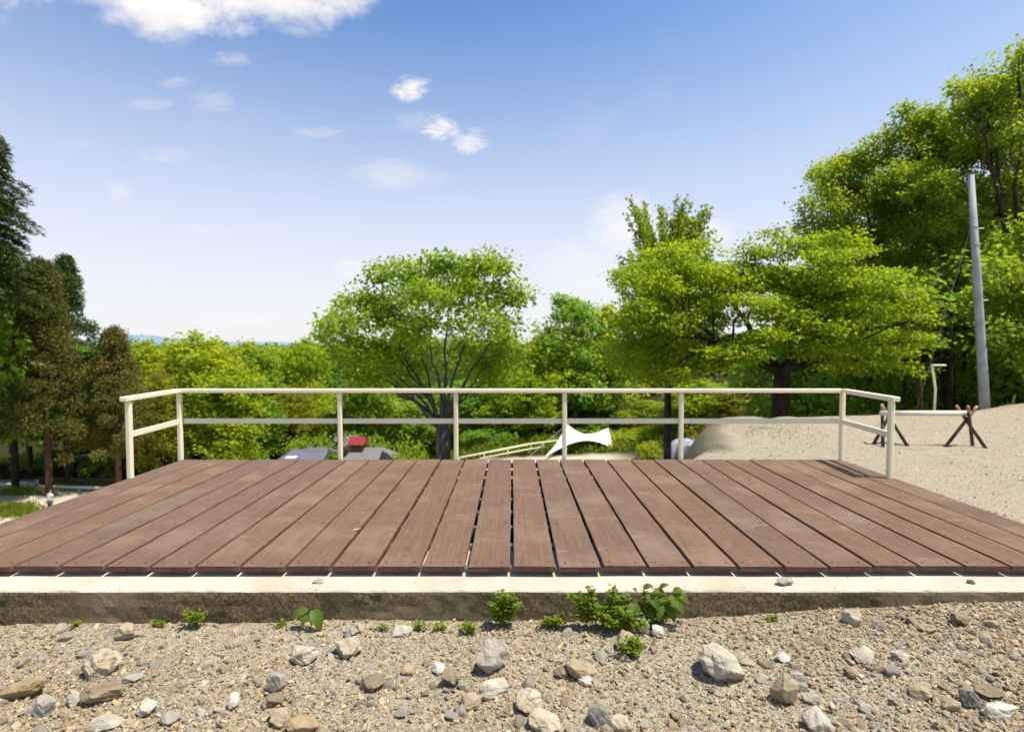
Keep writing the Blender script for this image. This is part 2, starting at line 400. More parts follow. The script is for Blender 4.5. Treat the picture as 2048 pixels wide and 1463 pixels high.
def terrain(x, y, fine=True):
    x = np.asarray(x, float); y = np.asarray(y, float)
    s = sdist(x, y)
    zp = .105 * sstep(x, .3, 2.9) - .02 * sstep(-x, .5, 2.5) - .06 * sstep(y, 6, 11) + .10 * sstep(x, 8.5, 13)
    q_ = ((x - 4.1) / 1.05) ** 2 + ((y - 8.3) / 1.35) ** 2
    zp = zp + .10 * np.exp(-q_ ** 1.3) * (1 + .25 * fbm(x * 2.2, y * 2.2, 71)) + .08 * np.exp(-q_ * .6) * fbm(x * 5, y * 5, 73) + .03 * fbm(x * 1.3, y * 1.3, 79) * sstep(x, 3.4, 5)
    zp = zp + .012 * fbm(x * 3, y * 3, 3) * (1 if fine else 0)
    zv = -5.9 - 2.2 * sstep(-x, 1.5, 7.5) + .3 * sstep(-x, 12, 20) + .03 * np.maximum(x, 0) + .2 * np.clip(x - 8, 0, 20) + .25 * fbm(x * .06, y * .06, 9)
    zv = np.clip(zv, -9.2, 1.)
    far = np.hypot(x, y)
    zv = zv + 2.0 * sstep(far, 75, 210) + 4 * fbm(x * .006, y * .006, 5) * sstep(far, 120, 400)
    o = np.clip(-s, 0, None)
    o = o * o / (o + .35)
    k = 1 - np.exp(-o / (2.2 + .5 * fbm(x * .5, y * .5, 11)))
    z = zp + (zv - zp) * np.clip(k, 0, 1)
    z = z + np.where(s < 0, .10 * fbm(x * 1.4, y * 1.4, 21) * sstep(-s, 0, 1.5), 0)
    return z
def tz(x, y): return float(terrain(np.array([x]), np.array([y]))[0])
def axis(lo, a, b, hi, fine, g=1.09):
    c = list(np.arange(a, b + 1e-6, fine)); st = fine; v = b
    while v < hi: st *= g; v += st; c.append(v)
    st = fine; v = a; L = []
    while v > lo: st *= g; v -= st; L.append(v)
    return np.array(L[::-1] + c)
gx = axis(-900, -3.0, 3.0, 900, .028, 1.075); gy = np.concatenate([axis(-60, 1.8, 3.0, 3.0, .025, 1.2)[:-1], axis(3.0, 3.0, 3.1, 14., .03, 1.03)[0:], [] ])
yy = list(gy); st = .3
while yy[-1] < 1400: st *= 1.045; yy.append(yy[-1] + st)
gy = np.unique(np.array(yy))
X, Y = np.meshgrid(gx, gy); Z = terrain(X, Y)
near = sstep(-np.abs(Y - 2.4), -1.6, -.6)
Z = Z + near * (.010 * fbm(X * 9, Y * 9, 31) + .006 * fbm(X * 30, Y * 30, 33, 3))
S = sdist(X, Y)
nb = fbm(X * .35, Y * .35, 41); nb2 = fbm(X * 1.2, Y * 1.2, 43)
out_ = sstep(-S, .1, 2.5)
flat = sstep(-S, 7, 12)
sandm = np.clip(flat * sstep(nb + .3 * nb2 + .25, -.1, .25) * sstep(-np.hypot(X, Y), -46, -38), 0, 1)
road = sstep(-np.abs(Y - 36 + .12 * (X + 20)), -4.2, -3.0) * sstep(-X, -30, -24)
sandm = np.maximum(sandm, flat * road)
sandm = np.maximum(sandm, flat * sstep(-np.abs(X + 27), -15, -10) * sstep(-Y, -36.5, -35.5) * sstep(Y, 25.5, 27.5))
sandm = np.maximum(sandm, flat * sstep(-np.abs(X - 6), -12, -9) * sstep(-np.abs(Y - 33), -4.2, -3.))
dry = sstep(-S, -.05, .3) * (1 - sstep(-S, 2.5, 5))
grass = np.clip(out_ * (1 - sandm) * (.85 + .35 * nb2) * (1 - .75 * dry), 0, 1)
forest_and_shade = np.clip(sstep(Y, 34.6, 35.3) * sstep(X, -14.5, -13.5) + sstep(Y, 37, 39) + sstep(X - 8 + .3 * (Y - 14), 3.5, 6.5) * sstep(-S, .4, 1.5) + sstep(-X - 14, 0, 6) * sstep(Y, 35.6, 36.2) + .62 * sstep(-S + .25 * nb2, -.38, -.08) * (1 - sstep(-S, 1.6, 2.6)) * sstep(X, 2.0, 2.3) * (1 - sstep(X, 3.2, 3.9)) * sstep(Y, 6.3, 6.8) + .8 * (np.abs(X) < 3.3) * (Y > YF + .15) * (Y < YB - .02), 0, 1)  # last two terms paint shade: bank's left slope, ground under the deck
sandm = sandm * (1 - forest_and_shade)
nx, ny = len(gx), len(gy)
idx = np.arange(nx * ny).reshape(ny, nx)
Q = np.stack([idx[:-1, :-1], idx[:-1, 1:], idx[1:, 1:], idx[1:, :-1]], -1).reshape(-1, 4)
ground = mesh('ground', np.stack([X, Y, Z], -1).reshape(-1, 3), Q, M['ground'], None, True, tint=np.stack([sandm, grass * (1 - forest_and_shade), forest_and_shade], -1).reshape(-1, 3))
tag(ground, 'pale tan gravel terrace dropping away to the wooded valley', 'ground', kind='structure')

# far hills, the blue haze of the air put into their colour
hm, ht = mat('far_hill_haze_blue'); hoc = ht.n('ShaderNodeTexCoord').outputs['Object']
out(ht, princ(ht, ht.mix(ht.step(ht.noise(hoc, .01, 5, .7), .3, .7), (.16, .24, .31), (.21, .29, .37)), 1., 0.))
hx = np.linspace(-3200, 2600, 160)
hv = []; hf = []
prof = 58 * np.exp(-((hx + 2090) / 300) ** 2) + 24 * np.exp(-((hx + 1500) / 420) ** 2) + 16 * np.exp(-((hx - 300) / 700) ** 2) + 8 * fbm(hx * .004, hx * 0, 3)
for i, x in enumerate(hx):
    for j, (yo, zf) in enumerate(((-500, -.4), (-250, .45), (0, 1.), (300, .5), (700, -.4))):
        hv.append((x, 3000 + yo, -8 + max(prof[i], 2) * zf * (1 if zf > 0 else 1)))
for i in range(len(hx) - 1):
    for j in range(4): hf.append((i * 5 + j, (i + 1) * 5 + j, (i + 1) * 5 + j + 1, i * 5 + j + 1))
tag(mesh('hills', hv, hf, hm, None, True), 'distant hills tinted haze blue low over the tree line', 'hills', kind='structure')

# ------------------------------------------------------------------ concrete edge of the deck
def concrete():
    xs = np.arange(-4.0, 4.001, .02); v = []; f = []
    z1 = DZ - .056
    # section: inner bottom, inner top, top..., front edge, face..., bottom
    sec = [(XW + .62, -.3), (XW + .62, z1 - .004), (XW + .40, z1), (XW + .25, z1), (XW + .12, z1), (XW + .04, z1), (XW + .010, z1 - .002), (XW + .002, z1 - .009), (XW, z1 - .022), (XW, z1 - .05), (XW, z1 - .08), (XW, z1 - .11), (XW, z1 - .14), (XW, z1 - .17), (XW, z1 - .21), (XW - .01, z1 - .45)]
    n = len(sec)
    for i, x in enumerate(xs):
        for j, (yy_, zz) in enumerate(sec):
            q = yy_ * 3 + zz * 7
            e = float(fbm(np.array([x * 16.]), np.array([j * 1.7]), 61)[0])
            e2 = float(fbm(np.array([x * 3.]), np.array([j * .3]), 67)[0])
            dyv = dzv = 0.
            if 6 <= j <= 8: dyv = .0025 * e + .003 * e2; dzv = -.003 * abs(e) - .001 * abs(e2)
            elif j > 8: dyv = .004 * e + .004 * e2
            elif 2 <= j <= 5: dzv = .0022 * e2 + .001 * e
            v.append((x, yy_ + dyv, zz + dzv))
    for i in range(len(xs) - 1):
        for j in range(n - 1): f.append((i * n + j, i * n + j + 1, (i + 1) * n + j + 1, (i + 1) * n + j))
    f.append(tuple(range(n - 1, -1, -1))); f.append(tuple((len(xs) - 1) * n + j for j in range(n)))
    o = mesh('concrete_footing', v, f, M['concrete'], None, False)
    tag(o, 'low weathered concrete footing with sunlit top in front of the deck', 'footing')
concrete()

# ------------------------------------------------------------------ deck
deck = empty('wooden_deck', (0, (YF + YB) / 2, DZ), 'brown wooden plank platform behind the concrete footing', 'deck')
NB = 14
def board(i):
    x0, x1 = i * PITCH, (i + 1) * PITCH
    gl = rnd.uniform(.0082, .0105) if i > -11 else rnd.uniform(.004, .007)
    gr = rnd.uniform(.0082, .0105) if i < 10 else rnd.uniform(.004, .007)
    x0 += gl; x1 -= gr; wd = x1 - x0; cx = (x0 + x1) / 2 - .0005
    L0 = YF + rnd.uniform(-.005, .005); L1 = YB + rnd.uniform(-.008, .008)
    th = .026; dz = rnd.uniform(-.0015, .0015); cup = rnd.uniform(-.0015, .002); tw = rnd.uniform(-.002, .002)
    ys_ = np.linspace(L0, L1, 26); prof = []
    bv = .0035
    sec = [(-wd / 2, -th), (-wd / 2, -bv), (-wd / 2 + bv * .3, -bv * .3), (-wd / 2 + bv, 0), (-wd / 4, 0), (0, 0), (wd / 4, 0), (wd / 2 - bv, 0), (wd / 2 - bv * .3, -bv * .3), (wd / 2, -bv), (wd / 2, -th)]
    n = len(sec); v = []; f = []; sm = rnd.uniform(0, 50)
    cy = (L0 + L1) / 2
    for k, y in enumerate(ys_):
        t = (y - cy)
        wv = .0015 * math.sin(t * 2.1 + sm) ; sh = .0014 * math.sin(t * 1.3 + sm * 2)
        for (a, b) in sec:
            edge = .0012 * math.sin(t * 17 + sm + a * 9)
            endr = (.003 if b > -.01 and k in (0, len(ys_) - 1) else 0)
            ch = (.0025 * (rnd.random() - .5)) if k == 0 else 0
            v.append((a + sh + (edge if abs(a) > wd * .4 else 0), t + ch + (endr if k == 0 else -endr if endr else 0), b + wv + dz + cup * ((2 * a / wd) ** 2 - .5) + tw * a / wd * t - (.0015 if endr else 0)))
    for k in range(len(ys_) - 1):
        for j in range(n): f.append((k * n + j, (k + 1) * n + j, (k + 1) * n + (j + 1) % n, k * n + (j + 1) % n))
    f.append(tuple(range(n))); f.append(tuple((len(ys_) - 1) * n + j for j in range(n - 1, -1, -1)))
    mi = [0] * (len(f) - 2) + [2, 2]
    # countersunk screws, two to a joist
    for yj in JOISTS[::2]:
        for sx in (-1, 1):
            px = sx * (wd / 2 - .038) + rnd.uniform(-.006, .006); py = yj - cy + rnd.uniform(-.006, .006); b0 = len(v); r = .0066
            z0 = .0006 + .0015 * math.sin(py * 2.1 + sm) + dz + cup * ((2 * px / wd) ** 2 - .5) + tw * px / wd * py
            for j in range(8): v.append((px + r * math.cos(j * math.pi / 4), py + r * math.sin(j * math.pi / 4), z0))
            f.append(tuple(range(b0, b0 + 8))); mi.append(1)
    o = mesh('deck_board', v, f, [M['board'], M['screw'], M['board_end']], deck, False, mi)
    o.location = (cx, cy - deck.location.y, 0)
JOISTS = [YF + .055 + k * (YB - YF - .11) / 8 for k in range(9)]
for i in range(-NB, NB): board(i)
for yj in JOISTS:
    b = MB(); b.box((0, yj - deck.location.y + .02, -.026 - .026 - .003), (2 * NB * PITCH - .1, .045, .05)); b.build('joist', M['steel'], deck)

# ------------------------------------------------------------------ cream railing round the back of the deck
def railing():
    r = empty('railing', (0, YB + .05, DZ), 'cream painted metal railing round the back of the deck', 'railing')
    o0 = Vector(r.location)
    yb = YB + .05
    top = at_y(1024, 777, yb).z; bot = at_y(1024, 785, yb).z; mt = at_y(1024, 837.5, yb).z; mb = at_y(1024, 847.5, yb).z
    ps = .046
    xl = at_y(360, 850, yb).x; xr = at_y(1684, 850, yb).x
    yo = at_z(262, 955, DZ).y
    xlo = at_y(259, 880, yo).x; xro = at_y(1781, 880, yo).x
    P = [(xl, yb), (at_y(680, 850, yb).x, yb), (at_y(912, 850, yb).x, yb), (at_y(1129, 850, yb).x, yb), (at_y(1362, 850, yb).x, yb), (xr, yb), (xlo, yo), (xro, yo)]
    for x, y in P:
        b = MB(); b.box((x - o0.x, y - o0.y, (bot - .6 + .2) / 2 - .0 - o0.z + .2 - .2), (ps, ps, bot - (-.4) - .0))
        q = b.build('post', M['cream'], r, False, .012)
    t_ = top - bot
    def seg(a, b_, z0, z1, wd, name, bev=.008):
        m = MB(); zc = (z0 + z1) / 2
        m.bar((a[0] - o0.x, a[1] - o0.y, zc - o0.z), (b_[0] - o0.x, b_[1] - o0.y, zc - o0.z), wd, z1 - z0); m.build(name, M['cream'], r, False, bev)
    seg((xl + .0, yb), (xr - .0, yb), bot, top, .07, 'top_rail')
    eL = Vector((xlo - xl, yo - yb)).normalized(); eR = Vector((xro - xr, yo - yb)).normalized()
    seg((xl + eL.x * .03, yb + eL.y * .036), (xlo + eL.x * .07, yo + eL.y * .07), bot + .001, top + .002, .07, 'top_rail')
    seg((xr + eR.x * .03, yb + eR.y * .036), (xro + eR.x * .07, yo + eR.y * .07), bot + .001, top + .002, .07, 'top_rail')
    seg((xl + .02, yb + ps / 2 + .013), (xr - .02, yb + ps / 2 + .013), mb, mt, .026, 'mid_rail', .005)
    seg((xl + .0, yb - ps / 2 - .004), (xlo + .0, yo + .01), mb, mt, .026, 'mid_rail', .005)
    seg((xr - .0, yb - ps / 2 - .004), (xro - .0, yo + .01), mb, mt, .026, 'mid_rail', .005)
railing()

# ------------------------------------------------------------------ stones
def ico(sub):
    import bmesh
    bm = bmesh.new(); bmesh.ops.create_icosphere(bm, subdivisions=sub, radius=1)
    v = np.array([x.co[:] for x in bm.verts]); f = np.array([[q.index for q in p.verts] for p in bm.faces]); bm.free()
    return v, f
ICO = {k: ico(k) for k in (1, 2, 4, 5)}
def rock_shape(seed, sub=5, cuts=16, rough=.15):
    g = np.random.default_rng(seed); v, f = ICO[sub]; v = v.copy()
    v *= 1 + .16 * np.array([math.sin(3 * a[0] + seed) * math.cos(2.3 * a[1] - seed) for a in v])[:, None]
    for k in range(cuts):
        n = g.normal(size=3); n /= np.linalg.norm(n); d = g.uniform(.50, .86)
        q = v @ n - d; m = q > 0; v[m] -= q[m][:, None] * n * g.uniform(.88, 1.)
    if rough:
        nz = fbm(v[:, 0] * 3 + v[:, 2] * 2.1 + seed, v[:, 1] * 3 - v[:, 2] * 1.7, seed, 5)
        rg = 1 - 2 * np.abs(fbm(v[:, 0] * 1.7 - v[:, 1] + seed, v[:, 2] * 2.2 + v[:, 1], seed + 9, 3))
        v += v * (rough * nz + rough * .5 * rg)[:, None]
    v -= (v.max(0) + v.min(0)) / 2
    v /= (v.max(0) - v.min(0)) / 2
    return v, f
TONE = {'cream': (.50, .43, .31), 'tan': (.39, .31, .20), 'brown': (.23, .175, .115), 'dark': (.17, .13, .09), 'grey': (.34, .325, .29),
        'pale': (.46, .42, .345), 'white': (.56, .53, .46), 'ochre': (.34, .235, .11), 'blue': (.21, .205, .19), 'green': (.32, .27, .165), 'orange': (.38, .27, .16)}
def ground_hit(px, py):
    z = 0.
    for k in range(8):
        p = at_z(px, py, z); z = .5 * z + .5 * tz(p.x, p.y)
    return p.x, p.y, tz(p.x, p.y)
STONES = [
 (182, 1330, 74, 60, 'cream', 0, 'biggest cream boulder left of centre with a dark underside'),
 (248, 1262, 40, 36, 'tan', 15, 'tan stone on the gravel near the footing, above the large cream boulder'),
 (192, 1390, 68, 44, 'brown', -5, 'rounded grey brown stone just below the large cream boulder'),
 (75, 1412, 48, 38, 'grey', 0, 'flat faced grey stone beside the long ochre slab'),
 (38, 1380, 100, 34, 'ochre', 18, 'long thin ochre slab tilted up at the left edge of the gravel'),
 (140, 1400, 28, 26, 'pale', 0, 'small pale stone between the grey stone and the grey brown stone'),
 (605, 1313, 54, 36, 'pale', 10, 'pale rounded stone below the two leaved plant'),
 (690, 1297, 54, 42, 'cream', -18, 'angular cream stone right of the pale rounded stone, lit on its top'),
 (548, 1362, 40, 44, 'grey', 15, 'upright pale grey stone with a chipped top'),
 (740, 1368, 54, 28, 'brown', 5, 'dark sided brown slab lying alone in the open gravel'),
 (545, 1402, 40, 24, 'dark', 0, 'small dark brown stone below the upright pale grey stone'),
 (985, 1308, 72, 78, 'pale', -25, 'tall pale cracked boulder leaning below the leafy tuft'),
 (900, 1357, 42, 36, 'brown', -15, 'brown stone left of the row below the tall cracked boulder'),
 (985, 1380, 68, 38, 'pale', 14, 'wide pale wedge stone with deep shadow beneath it'),
 (937, 1405, 44, 32, 'tan', 35, 'tan splinter leaning against the wide pale wedge stone'),
 (1160, 1342, 64, 38, 'tan', -22, 'tan flat topped stone tilted to the right in the middle'),
 (1122, 1347, 30, 20, 'brown', 0, 'small shaded brown stone touching the tan flat topped stone'),
 (1172, 1363, 32, 17, 'white', -5, 'little white stone in front of the tan flat topped stone'),
 (1450, 1335, 92, 62, 'pale', -24, 'largest speckled white boulder overhanging its shadow'),
 (1058, 1408, 56, 42, 'cream', 8, 'cream blocky stone near the bottom, left of the dark grey stone'),
 (1090, 1447, 68, 40, 'cream', -10, 'cream stone cut off by the bottom of the picture'),
 (1200, 1432, 48, 46, 'blue', 10, 'dark grey pyramid stone at the bottom'),
 (1240, 1450, 50, 36, 'cream', -8, 'cream stone right against the dark grey pyramid stone'),
 (1580, 1383, 54, 62, 'green', -40, 'upright olive tan stone with a pointed top'),
 (1598, 1357, 34, 34, 'pale', -25, 'pale grey stone behind the upright olive tan stone'),
 (1740, 1313, 58, 30, 'pale', -12, 'smooth pale loaf shaped stone on the right gravel'),
 (1643, 1447, 60, 44, 'pale', -35, 'pale slab leaning at the bottom right of the pointed stone'),
 (1955, 1398, 42, 34, 'blue', 0, 'dark blue grey stone near the right edge'),
 (1910, 1413, 38, 26, 'tan', 5, 'tan stone left of the dark blue grey stone'),
 (2010, 1425, 68, 28, 'white', 10, 'whitish flat slab at the bottom right corner'),
 (1712, 1235, 40, 36, 'pale', -20, 'pale flat stone leaning on the footing at the right'),
 (1570, 1315, 36, 20, 'white', -8, 'white low stone right of the speckled white boulder'),
 (1810, 1315, 40, 22, 'white', -10, 'white chip right of the smooth loaf shaped stone'),
 (1252, 1285, 40, 40, 'tan', 0, 'round tan stone half hidden by the trailing weed'),
 (1290, 1247, 28, 36, 'white', -15, 'white pointed stone at the foot of the broad leaved vine'),
 (1318, 1263, 28, 20, 'white', -15, 'white chip in front of the white pointed stone'),
 (700, 1264, 26, 24, 'grey', 0, 'pale grey stone at the foot of the footing left of centre'),
 (718, 1257, 18, 16, 'cream', 0, 'tiny cream stone touching the pale grey stone by the footing'),
 (800, 1264, 48, 22, 'pale', 8, 'low pale stone against the footing between two sprouts'),
 (462, 1405, 26, 38, 'white', -12, 'upright white stone on the left gravel'),
 (260, 1358, 42, 18, 'grey', 4, 'flat blue grey chip right of the large cream boulder'),
 (1862, 1258, 34, 18, 'tan', 0, 'low tan stone on the right gravel by the footing'),
 (1625, 1400, 32, 22, 'grey', -5, 'grey chip right of the upright olive tan stone'),
 (600, 1452, 66, 30, 'orange', 0, 'orange tan stone cut by the bottom edge'),
 (556, 1440, 50, 34, 'tan', -40, 'tan leaning shard beside the orange tan stone'),
 (200, 1448, 74, 26, 'pale', 5, 'pale flat stone at the bottom left'),
 (1710, 1348, 30, 18, 'brown', -8, 'brown chip below the smooth loaf shaped stone'),
 (1790, 1346, 34, 22, 'blue', 0, 'blue grey stone in the right gravel'),
 (876, 1340, 26, 20, 'white', 0, 'white chip above the brown stone in the middle'),
 (815, 1340, 30, 20, 'orange', -10, 'orange pink stone in the middle gravel'),
 (1925, 1240, 34, 26, 'brown', -15, 'brown stone near the footing at the far right'),
 (330, 1440, 46, 26, 'grey', 0, 'grey stone at the bottom left of the upright white stone'),
 (285, 1420, 40, 24, 'white', -5, 'white stone in the lower left gravel'),
 (1985, 1385, 60, 26, 'brown', -14, 'brown slab behind the whitish flat slab'),
 (1850, 1385, 46, 32, 'tan', 0, 'tan rounded stone in the lower right gravel'),
]
def stone(px, py, wpx, hpx, tone, tilt, label, seed, on_top=None):
    if on_top is None:
        x, y, z = ground_hit(px, py + hpx * .5)
    else:
        p = at_z(px, py + hpx * .5, on_top); x, y, z = p.x, p.y, on_top
    sc = y / F; W = wpx * sc / 2; H = hpx * sc / 2 * 1.06; D = min(W, H * 1.5) * .95
    v, f = rock_shape(seed, 5, 18)
    v = v * np.array([W, D, H])
    ca, sa = math.cos(R(tilt)), math.sin(R(tilt))
    vx = v[:, 0] * ca - v[:, 2] * sa; vz = v[:, 0] * sa + v[:, 2] * ca; v = np.c_[vx, v[:, 1], vz]
    v[:, 0] *= W / max(1e-6, (v[:, 0].max() - v[:, 0].min()) / 2); v[:, 2] *= H / max(1e-6, (v[:, 2].max() - v[:, 2].min()) / 2)
    sink = H * (.32 if on_top is None else .03)
    c = (np.array(TONE[tone]) * .74 + .15 * np.array([.42, .36, .26])) * (1 + .05 * math.sin(seed))
    o = mesh('stone', v, f, M['rock'], None, False, tint=np.tile(c, (len(v), 1)))
    o.location = (x, y + D * .7, z + H - sink)
    tag(o, label, 'stone', 'large stones lying on the gravel' if on_top is None else None)
    return o
for k, s in enumerate(STONES): stone(*s, 100 + k * 7)
stone(1573, 1165, 36, 13, 'grey', 4, 'grey flat stone lying on the footing top', 911, DZ - .056)
stone(1945, 1164, 16, 8, 'brown', 0, 'tiny brown pebble on the footing top at the far right', 917, DZ - .056)
stone(635, 1163, 22, 7, 'tan', 0, 'crumb of tan dirt on the footing top left of centre', 923, DZ - .056)

# loose pebbles that can be told apart one by one
PT = ['cream', 'tan', 'pale', 'white', 'grey', 'grey', 'brown', 'tan', 'pale', 'orange', 'blue', 'green']
protos = []
for k in range(12):
    v, f = rock_shape(500 + k, 4, 14, .08); g = np.random.default_rng(k)
    v = v * np.array([1, g.uniform(.6, .95), g.uniform(.4, .8)])
    me_o = mesh('pebble', v, f, M['rock'], None, False, tint=np.tile(np.array(TONE[PT[k]]) * .65 + .35 * np.array([.42, .36, .26]), (len(v), 1)))
    protos.append(me_o)
pi = 0
for k in range(235):
    for tr in range(30):
        px = rnd.uniform(-10, 2058); py = 1250 - 40 * max(0, (px - 1300) / 748) + 8 + 215 * rnd.random() ** .8
        x, y, z = ground_hit(px, py)
        if y > XW - .03: continue
        break
    s = y / F * (6.5 + 9.5 * rnd.random() ** 2.6) * (1 if px < 1500 else 1.12)
    if k < 12: o = protos[k]
    else: o = protos[rnd.randrange(12)].copy(); link(o)
    o.location = (x, y, z + s * .25); o.scale = (s, s, s); o.rotation_euler = (rnd.uniform(-.6, .6), rnd.uniform(-.6, .6), rnd.uniform(0, 6.28))
    tag(o, 'small angular pebble bedded in the gravel before the footing', 'pebble', 'pebbles strewn over the gravel')

# fine gravel
def gravel(name, label, P, size, seed):
    g = np.random.default_rng(seed); bases = []
    for k in range(10):
        v, f = ICO[1] if False else (None, None)
        b, f = ico(1); b = b.copy()
        for c in range(9):
            n = g.normal(size=3); n /= np.linalg.norm(n); d = g.uniform(.35, .75); q = b @ n - d; m = q > 0; b[m] -= q[m][:, None] * n
        bases.append(b)
    nv = len(bases[0]); N = len(P); Bs = np.array(bases)[g.integers(0, 10, N)]
    a = g.uniform(0, 2 * np.pi, N); e = g.normal(0, .35, (N, 2))
    Bs = Bs * np.stack([size, size * g.uniform(.6, 1, N), size * g.uniform(.4, .85, N)], -1)[:, None, :]
    x = Bs[..., 0] * np.cos(a)[:, None] - Bs[..., 1] * np.sin(a)[:, None]; y = Bs[..., 0] * np.sin(a)[:, None] + Bs[..., 1] * np.cos(a)[:, None]
    z = Bs[..., 2] + x * e[:, :1] + y * e[:, 1:]
    V = np.stack([x, y, z], -1) + P[:, None, :]
    Fq = (f[None] + (np.arange(N) * nv)[:, None, None]).reshape(-1, 3)
    pal = np.array([(.50, .40, .27), (.42, .34, .23), (.58, .50, .37), (.36, .34, .31), (.66, .62, .54), (.30, .22, .14), (.52, .42, .26), (.28, .28, .28), (.54, .36, .20), (.47, .43, .36)])
    pal = pal * .62 + .38 * np.array([.45, .385, .28]); c = pal[g.integers(0, len(pal), N)] * g.uniform(.5, .98, (N, 1)) * np.array([1.0, .93, .79])
    o = mesh(name, V.reshape(-1, 3), Fq, M['pebbles'], None, False, tint=np.repeat(c, nv, 0))
    return tag(o, label, 'gravel', kind='stuff')
def gz(x, y):
    return terrain(x, y) + sstep(-np.abs(y - 2.4), -1.6, -.6) * (.010 * fbm(x * 9, y * 9, 31) + .006 * fbm(x * 30, y * 30, 33, 3))
N = 72000
y = rng.uniform(1.75, XW - .004, N); x = rng.uniform(-1, 1, N) * (y * .97 + 1.0)
keep = (vnoise(x * 3.5, y * 3.5, 77) + rng.uniform(-1, 1, N) * .9 + .25 * sstep(x, .8, 2.)) > -.35
x, y = x[keep], y[keep]; sz = .0026 + .0085 * rng.random(len(x)) ** 3.2 + .002 * sstep(x, .8, 2.2)
sz = sz * np.where(rng.random(len(x)) < .05, 1.6, 1)
gravel('gravel', 'fine crushed tan gravel strewn in front of the footing', np.stack([x, y, gz(x, y) + sz * .25], -1), sz, 3)
N = 15000
# coarser chips among the grit
N = 25000
y = rng.uniform(1.75, XW - .012, N); x = rng.uniform(-1, 1, N) * (y * .97 + 1.0)
keep = (vnoise(x * 2.2, y * 2.6, 87) * .9 + rng.uniform(-1, 1, N) + .5 * sstep(x, .9, 2.2) + .45 * sstep(-y, -2.45, -1.9) + .3 * sstep(-x, .8, 2.) - .1) > .15
x, y = x[keep], y[keep]; sz = .0055 + .0145 * rng.random(len(x)) ** 3.2
gravel('gravel', 'coarser broken stone chips among the fine gravel', np.stack([x, y, gz(x, y) + sz * .22], -1), sz, 4)
N = 320
x = np.concatenate([rng.uniform(-2.7, 2.7, 170), rng.normal(1.9, .45, 110), rng.normal(-1.0, .08, 40)]); y = XW + .01 + .16 * rng.random(N) ** 1.5; sz = .0011 + .0035 * rng.random(N) ** 4
gravel('grit', 'crumbs of grit spilled on the footing top', np.stack([x, y, np.full(N, DZ - .056) + sz * .35], -1), sz, 6)
N = 15000
y = 3.3 + 8.5 * rng.random(N) ** 1.2; x = rng.uniform(2.2, 13, N)
k_ = (sdist(x, y) > .05) & (x > NB * PITCH * 1.0 + .1 - 100 * (y > YB)) & (x < y * 1.05 + .5)
x, y = x[k_], y[k_]; sz = .004 + .012 * rng.random(len(x)) ** 4
gravel('gravel', 'sparse gravel on the open terrace right of the deck', np.stack([x, y, gz(x, y) + sz * .2], -1), sz, 5)

# ------------------------------------------------------------------ leaves and trees
def unit(a): return a / np.maximum(1e-9, np.linalg.norm(a, axis=-1, keepdims=True))
def leaf_mesh(name, P, D, Nn, L, W, tint, m, parent):
    S_ = unit(np.cross(D, Nn)); Nn = np.cross(S_, D); L = L[:, None]; W = W[:, None]
    V = np.stack([P, P + D * L * .45 + S_ * W * .5 + Nn * L * .07, P + D * L - Nn * L * .06, P + D * L * .45 - S_ * W * .5 + Nn * L * .07], 1).reshape(-1, 3)
    n = len(P); Fq = np.arange(4 * n).reshape(n, 4)
    return mesh(name, V, Fq, m, parent, False, tint=np.repeat(tint, 4))
def clump_leaves(g, C, nleaf, rh, rv, L, up=.9, droop=.25, hole=1.0):
    """sprays of leaves round the clump centres C"""
    n = len(C); tot = n * nleaf
    cid = np.repeat(np.arange(n), nleaf)
    o = g.normal(0, 1, (tot, 3)); o = unit(o) * (g.random((tot, 1)) ** .5)
    cs = np.repeat(g.uniform(.5, 1.45, n), nleaf)[:, None]
    o = o * np.array([rh, rh, rv]) * cs
    P = C[cid] + o
    D = unit(unit(o * np.array([1, 1, .5])) + g.normal(0, .45, (tot, 3)) + np.array([0, 0, -droop]))
    Nn = unit(g.normal(0, .55, (tot, 3)) + np.array([0, 0, up]) + .6 * unit(o / np.array([rh, rh, rv])))
    LL = L * g.uniform(.7, 1.25, tot)
    ct = g.uniform(0, 1, n)
    t = np.clip(.5 * ct[cid] + .5 * g.random(tot) + .12 * o[:, 2] / max(rv, 1e-6), 0, 1)
    return P, D, Nn, LL, t
def bez(a, c, b, n=7, jit=0.):
    a, b, c = Vector(a), Vector(b), Vector(c); r = []
    for i in range(n):
        t = i / (n - 1); p = a * (1 - t) ** 2 + c * 2 * t * (1 - t) + b * t * t
        if 0 < i < n - 1 and jit: p += Vector((rnd.uniform(-jit, jit), rnd.uniform(-jit, jit), rnd.uniform(-jit, jit)))
        r.append(p)
    return r
